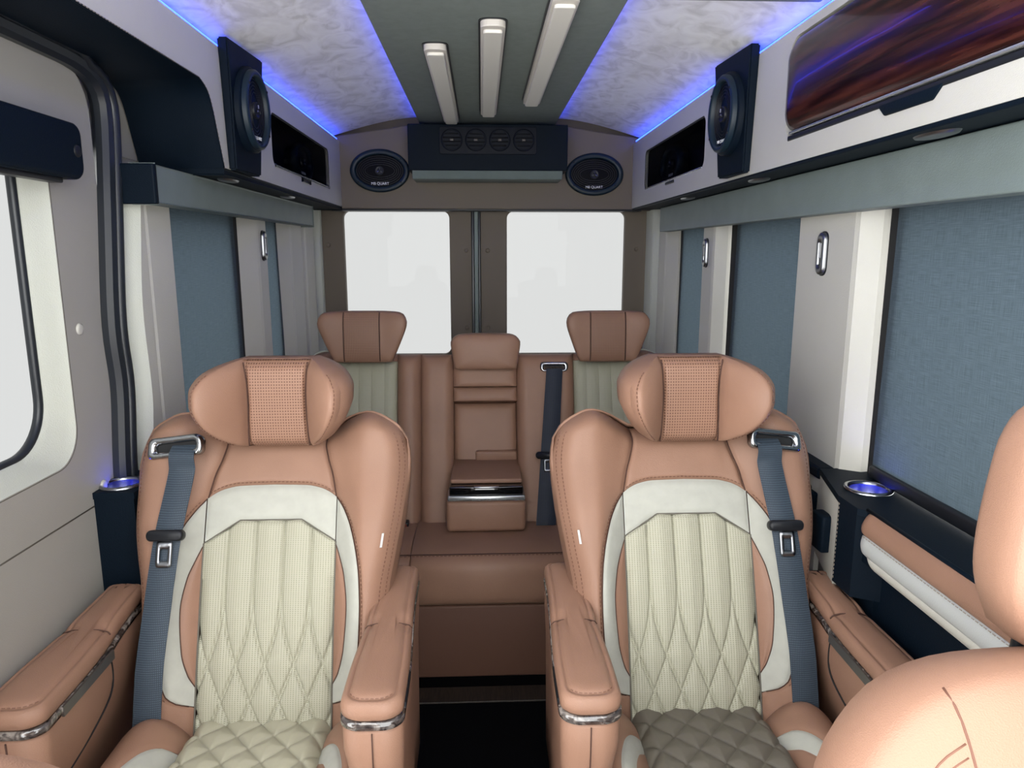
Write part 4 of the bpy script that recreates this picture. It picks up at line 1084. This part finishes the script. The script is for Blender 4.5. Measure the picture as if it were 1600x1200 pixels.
# folded down centre armrest
C2 = obj('centre_armrest', *rbox((-.162, 2.340, .438), (.115, 2.62, .552), .016), 'leather', t)
obj('chrome_band', *rbox((-.156, 2.336, .552), (.112, 2.60, .572), .005), 'chrome_soft', C2)
obj('gloss_lid', *rbox((-.150, 2.340, .573), (.106, 2.60, .604), .005), 'piano_black', C2)
obj('lid_pad', *rbox((-.146, 2.37, .605), (.102, 2.62, .622), .006), 'leather', C2)
obj('lid_catch', *rbox((-.065, 2.334, .599), (.022, 2.358, .606), .002), 'chrome', C2)
obj('hinge_strap', *rbox((-.06, 2.60, .61), (.098, 2.64, .655), .008), 'leather', C2)

# floor threshold strip in the aisle
tag(obj('floor_strip', *rbox((-.40, 2.02, 0), (.36, 2.10, .006), .002), 'oak', None, False), 'dark wood floor strip in front of the rear bench', 'floor strip')

# ================================================================== FRONT SEATS (close to the camera)
def front_seat(label, cx, y, z, sg, zh):
    """sg: +1 when the aisle lies towards -x"""
    t = thing('front_seat', label, 'seat', (cx, y, 0), 'front row seats')
    def P(u, s, d): return Vector((cx+sg*u, y+s*.30-d*.95, z+s*.95+d*.30))
    # u < 0 is the aisle side; s = 0 at the shoulder top
    o = [(-.275, -.45), (-.286, -.30), (-.288, -.18), (-.280, -.110), (-.258, -.065), (-.218, -.025), (-.165, -.004), (-.10, .003), (0, .004), (.10, .003), (.165, -.004), (.218, -.025), (.258, -.065), (.280, -.110), (.288, -.18), (.286, -.30), (.275, -.45), (.20, -.54), (-.20, -.54)]
    o2 = [(p[0], p[1]) for p in spline(o, 90)]
    bb = obj('backrest', *pillow(o2, P, .070, .085, 12, .42), 'leather', t)
    dep = puff_depth(o2, .070, .42)
    L_ = lambda pts, dd=0: [P(u, s, dep(u, s)+dd) for u, s in [(p[0], p[1]) for p in spline(pts, 30, False)]]
    for k in (-1, 1):
        obj('bolster_seam', *tube(L_([(k*.188, -.014), (k*.184, -.045), (k*.180, -.09), (k*.175, -.16), (k*.17, -.35)], -.0003), .0011, 6), 'seam_soft', bb)
        for dd in (0, .010):
            obj('top_stitch', *tube(L_([(k*.186, -.052-dd), (k*.21, -.068-dd), (k*.232, -.10-dd), (k*.246, -.16-dd), (k*.25, -.30-dd)], -.0004), .0009, 6), 'stitch', bb)
    ho = [(-.075, -.012), (-.105, .006), (-.128, .045), (-.132, .09), (-.122, .15), (-.105, .195), (-.06, .22), (.06, .22), (.105, .195), (.122, .15), (.132, .09), (.128, .045), (.105, .006), (.075, -.012)]
    h2 = [(p[0], p[1]) for p in spline(ho, 64)]
    HP = lambda a, b_, d: Vector((cx+sg*(a*.80+.005), y+.06-d-.3*max(0, abs(a)-.06), z+zh+b_))
    hh = obj('headrest', *pillow(h2, HP, .045, .055, 9, .4), 'leather', t)
    hd_ = puff_depth(h2, .045, .4)
    for k in (-1, 1): obj('seam', *tube([HP(k*.062, q, hd_(k*.062, q)) for q in [.0+.205*i/24 for i in range(25)]], .0011, 6), 'seam_soft', hh)
    for k in (-1, 1): obj('post', *tube([HP(k*.06, .03, 0), HP(k*.06, -.06, -.01)], .007, 8), 'black_plastic', hh)
    obj('headrest_socket', *rbox((cx-.045, y+.02, z-.012), (cx+.045, y+.09, z+.006), .006), 'black_plastic', t)
    obj('seat_cushion', *rbox((cx-.25, y-.56, z-.62), (cx+.25, y+.02, z-.46), .05, 4), 'leather', t)
    obj('pedestal', *rbox((cx-.2, y-.45, 0), (cx+.2, y-.05, z-.60), .02), 'black_plastic', t)
    return t
front_seat('salmon leather front seat at the lower right, nearest the camera', .542, .560, 1.042, 1, .0)
front_seat('salmon leather front seat, only its shoulder showing at the lower left corner', -.53, .44, 1.055, -1, .0)
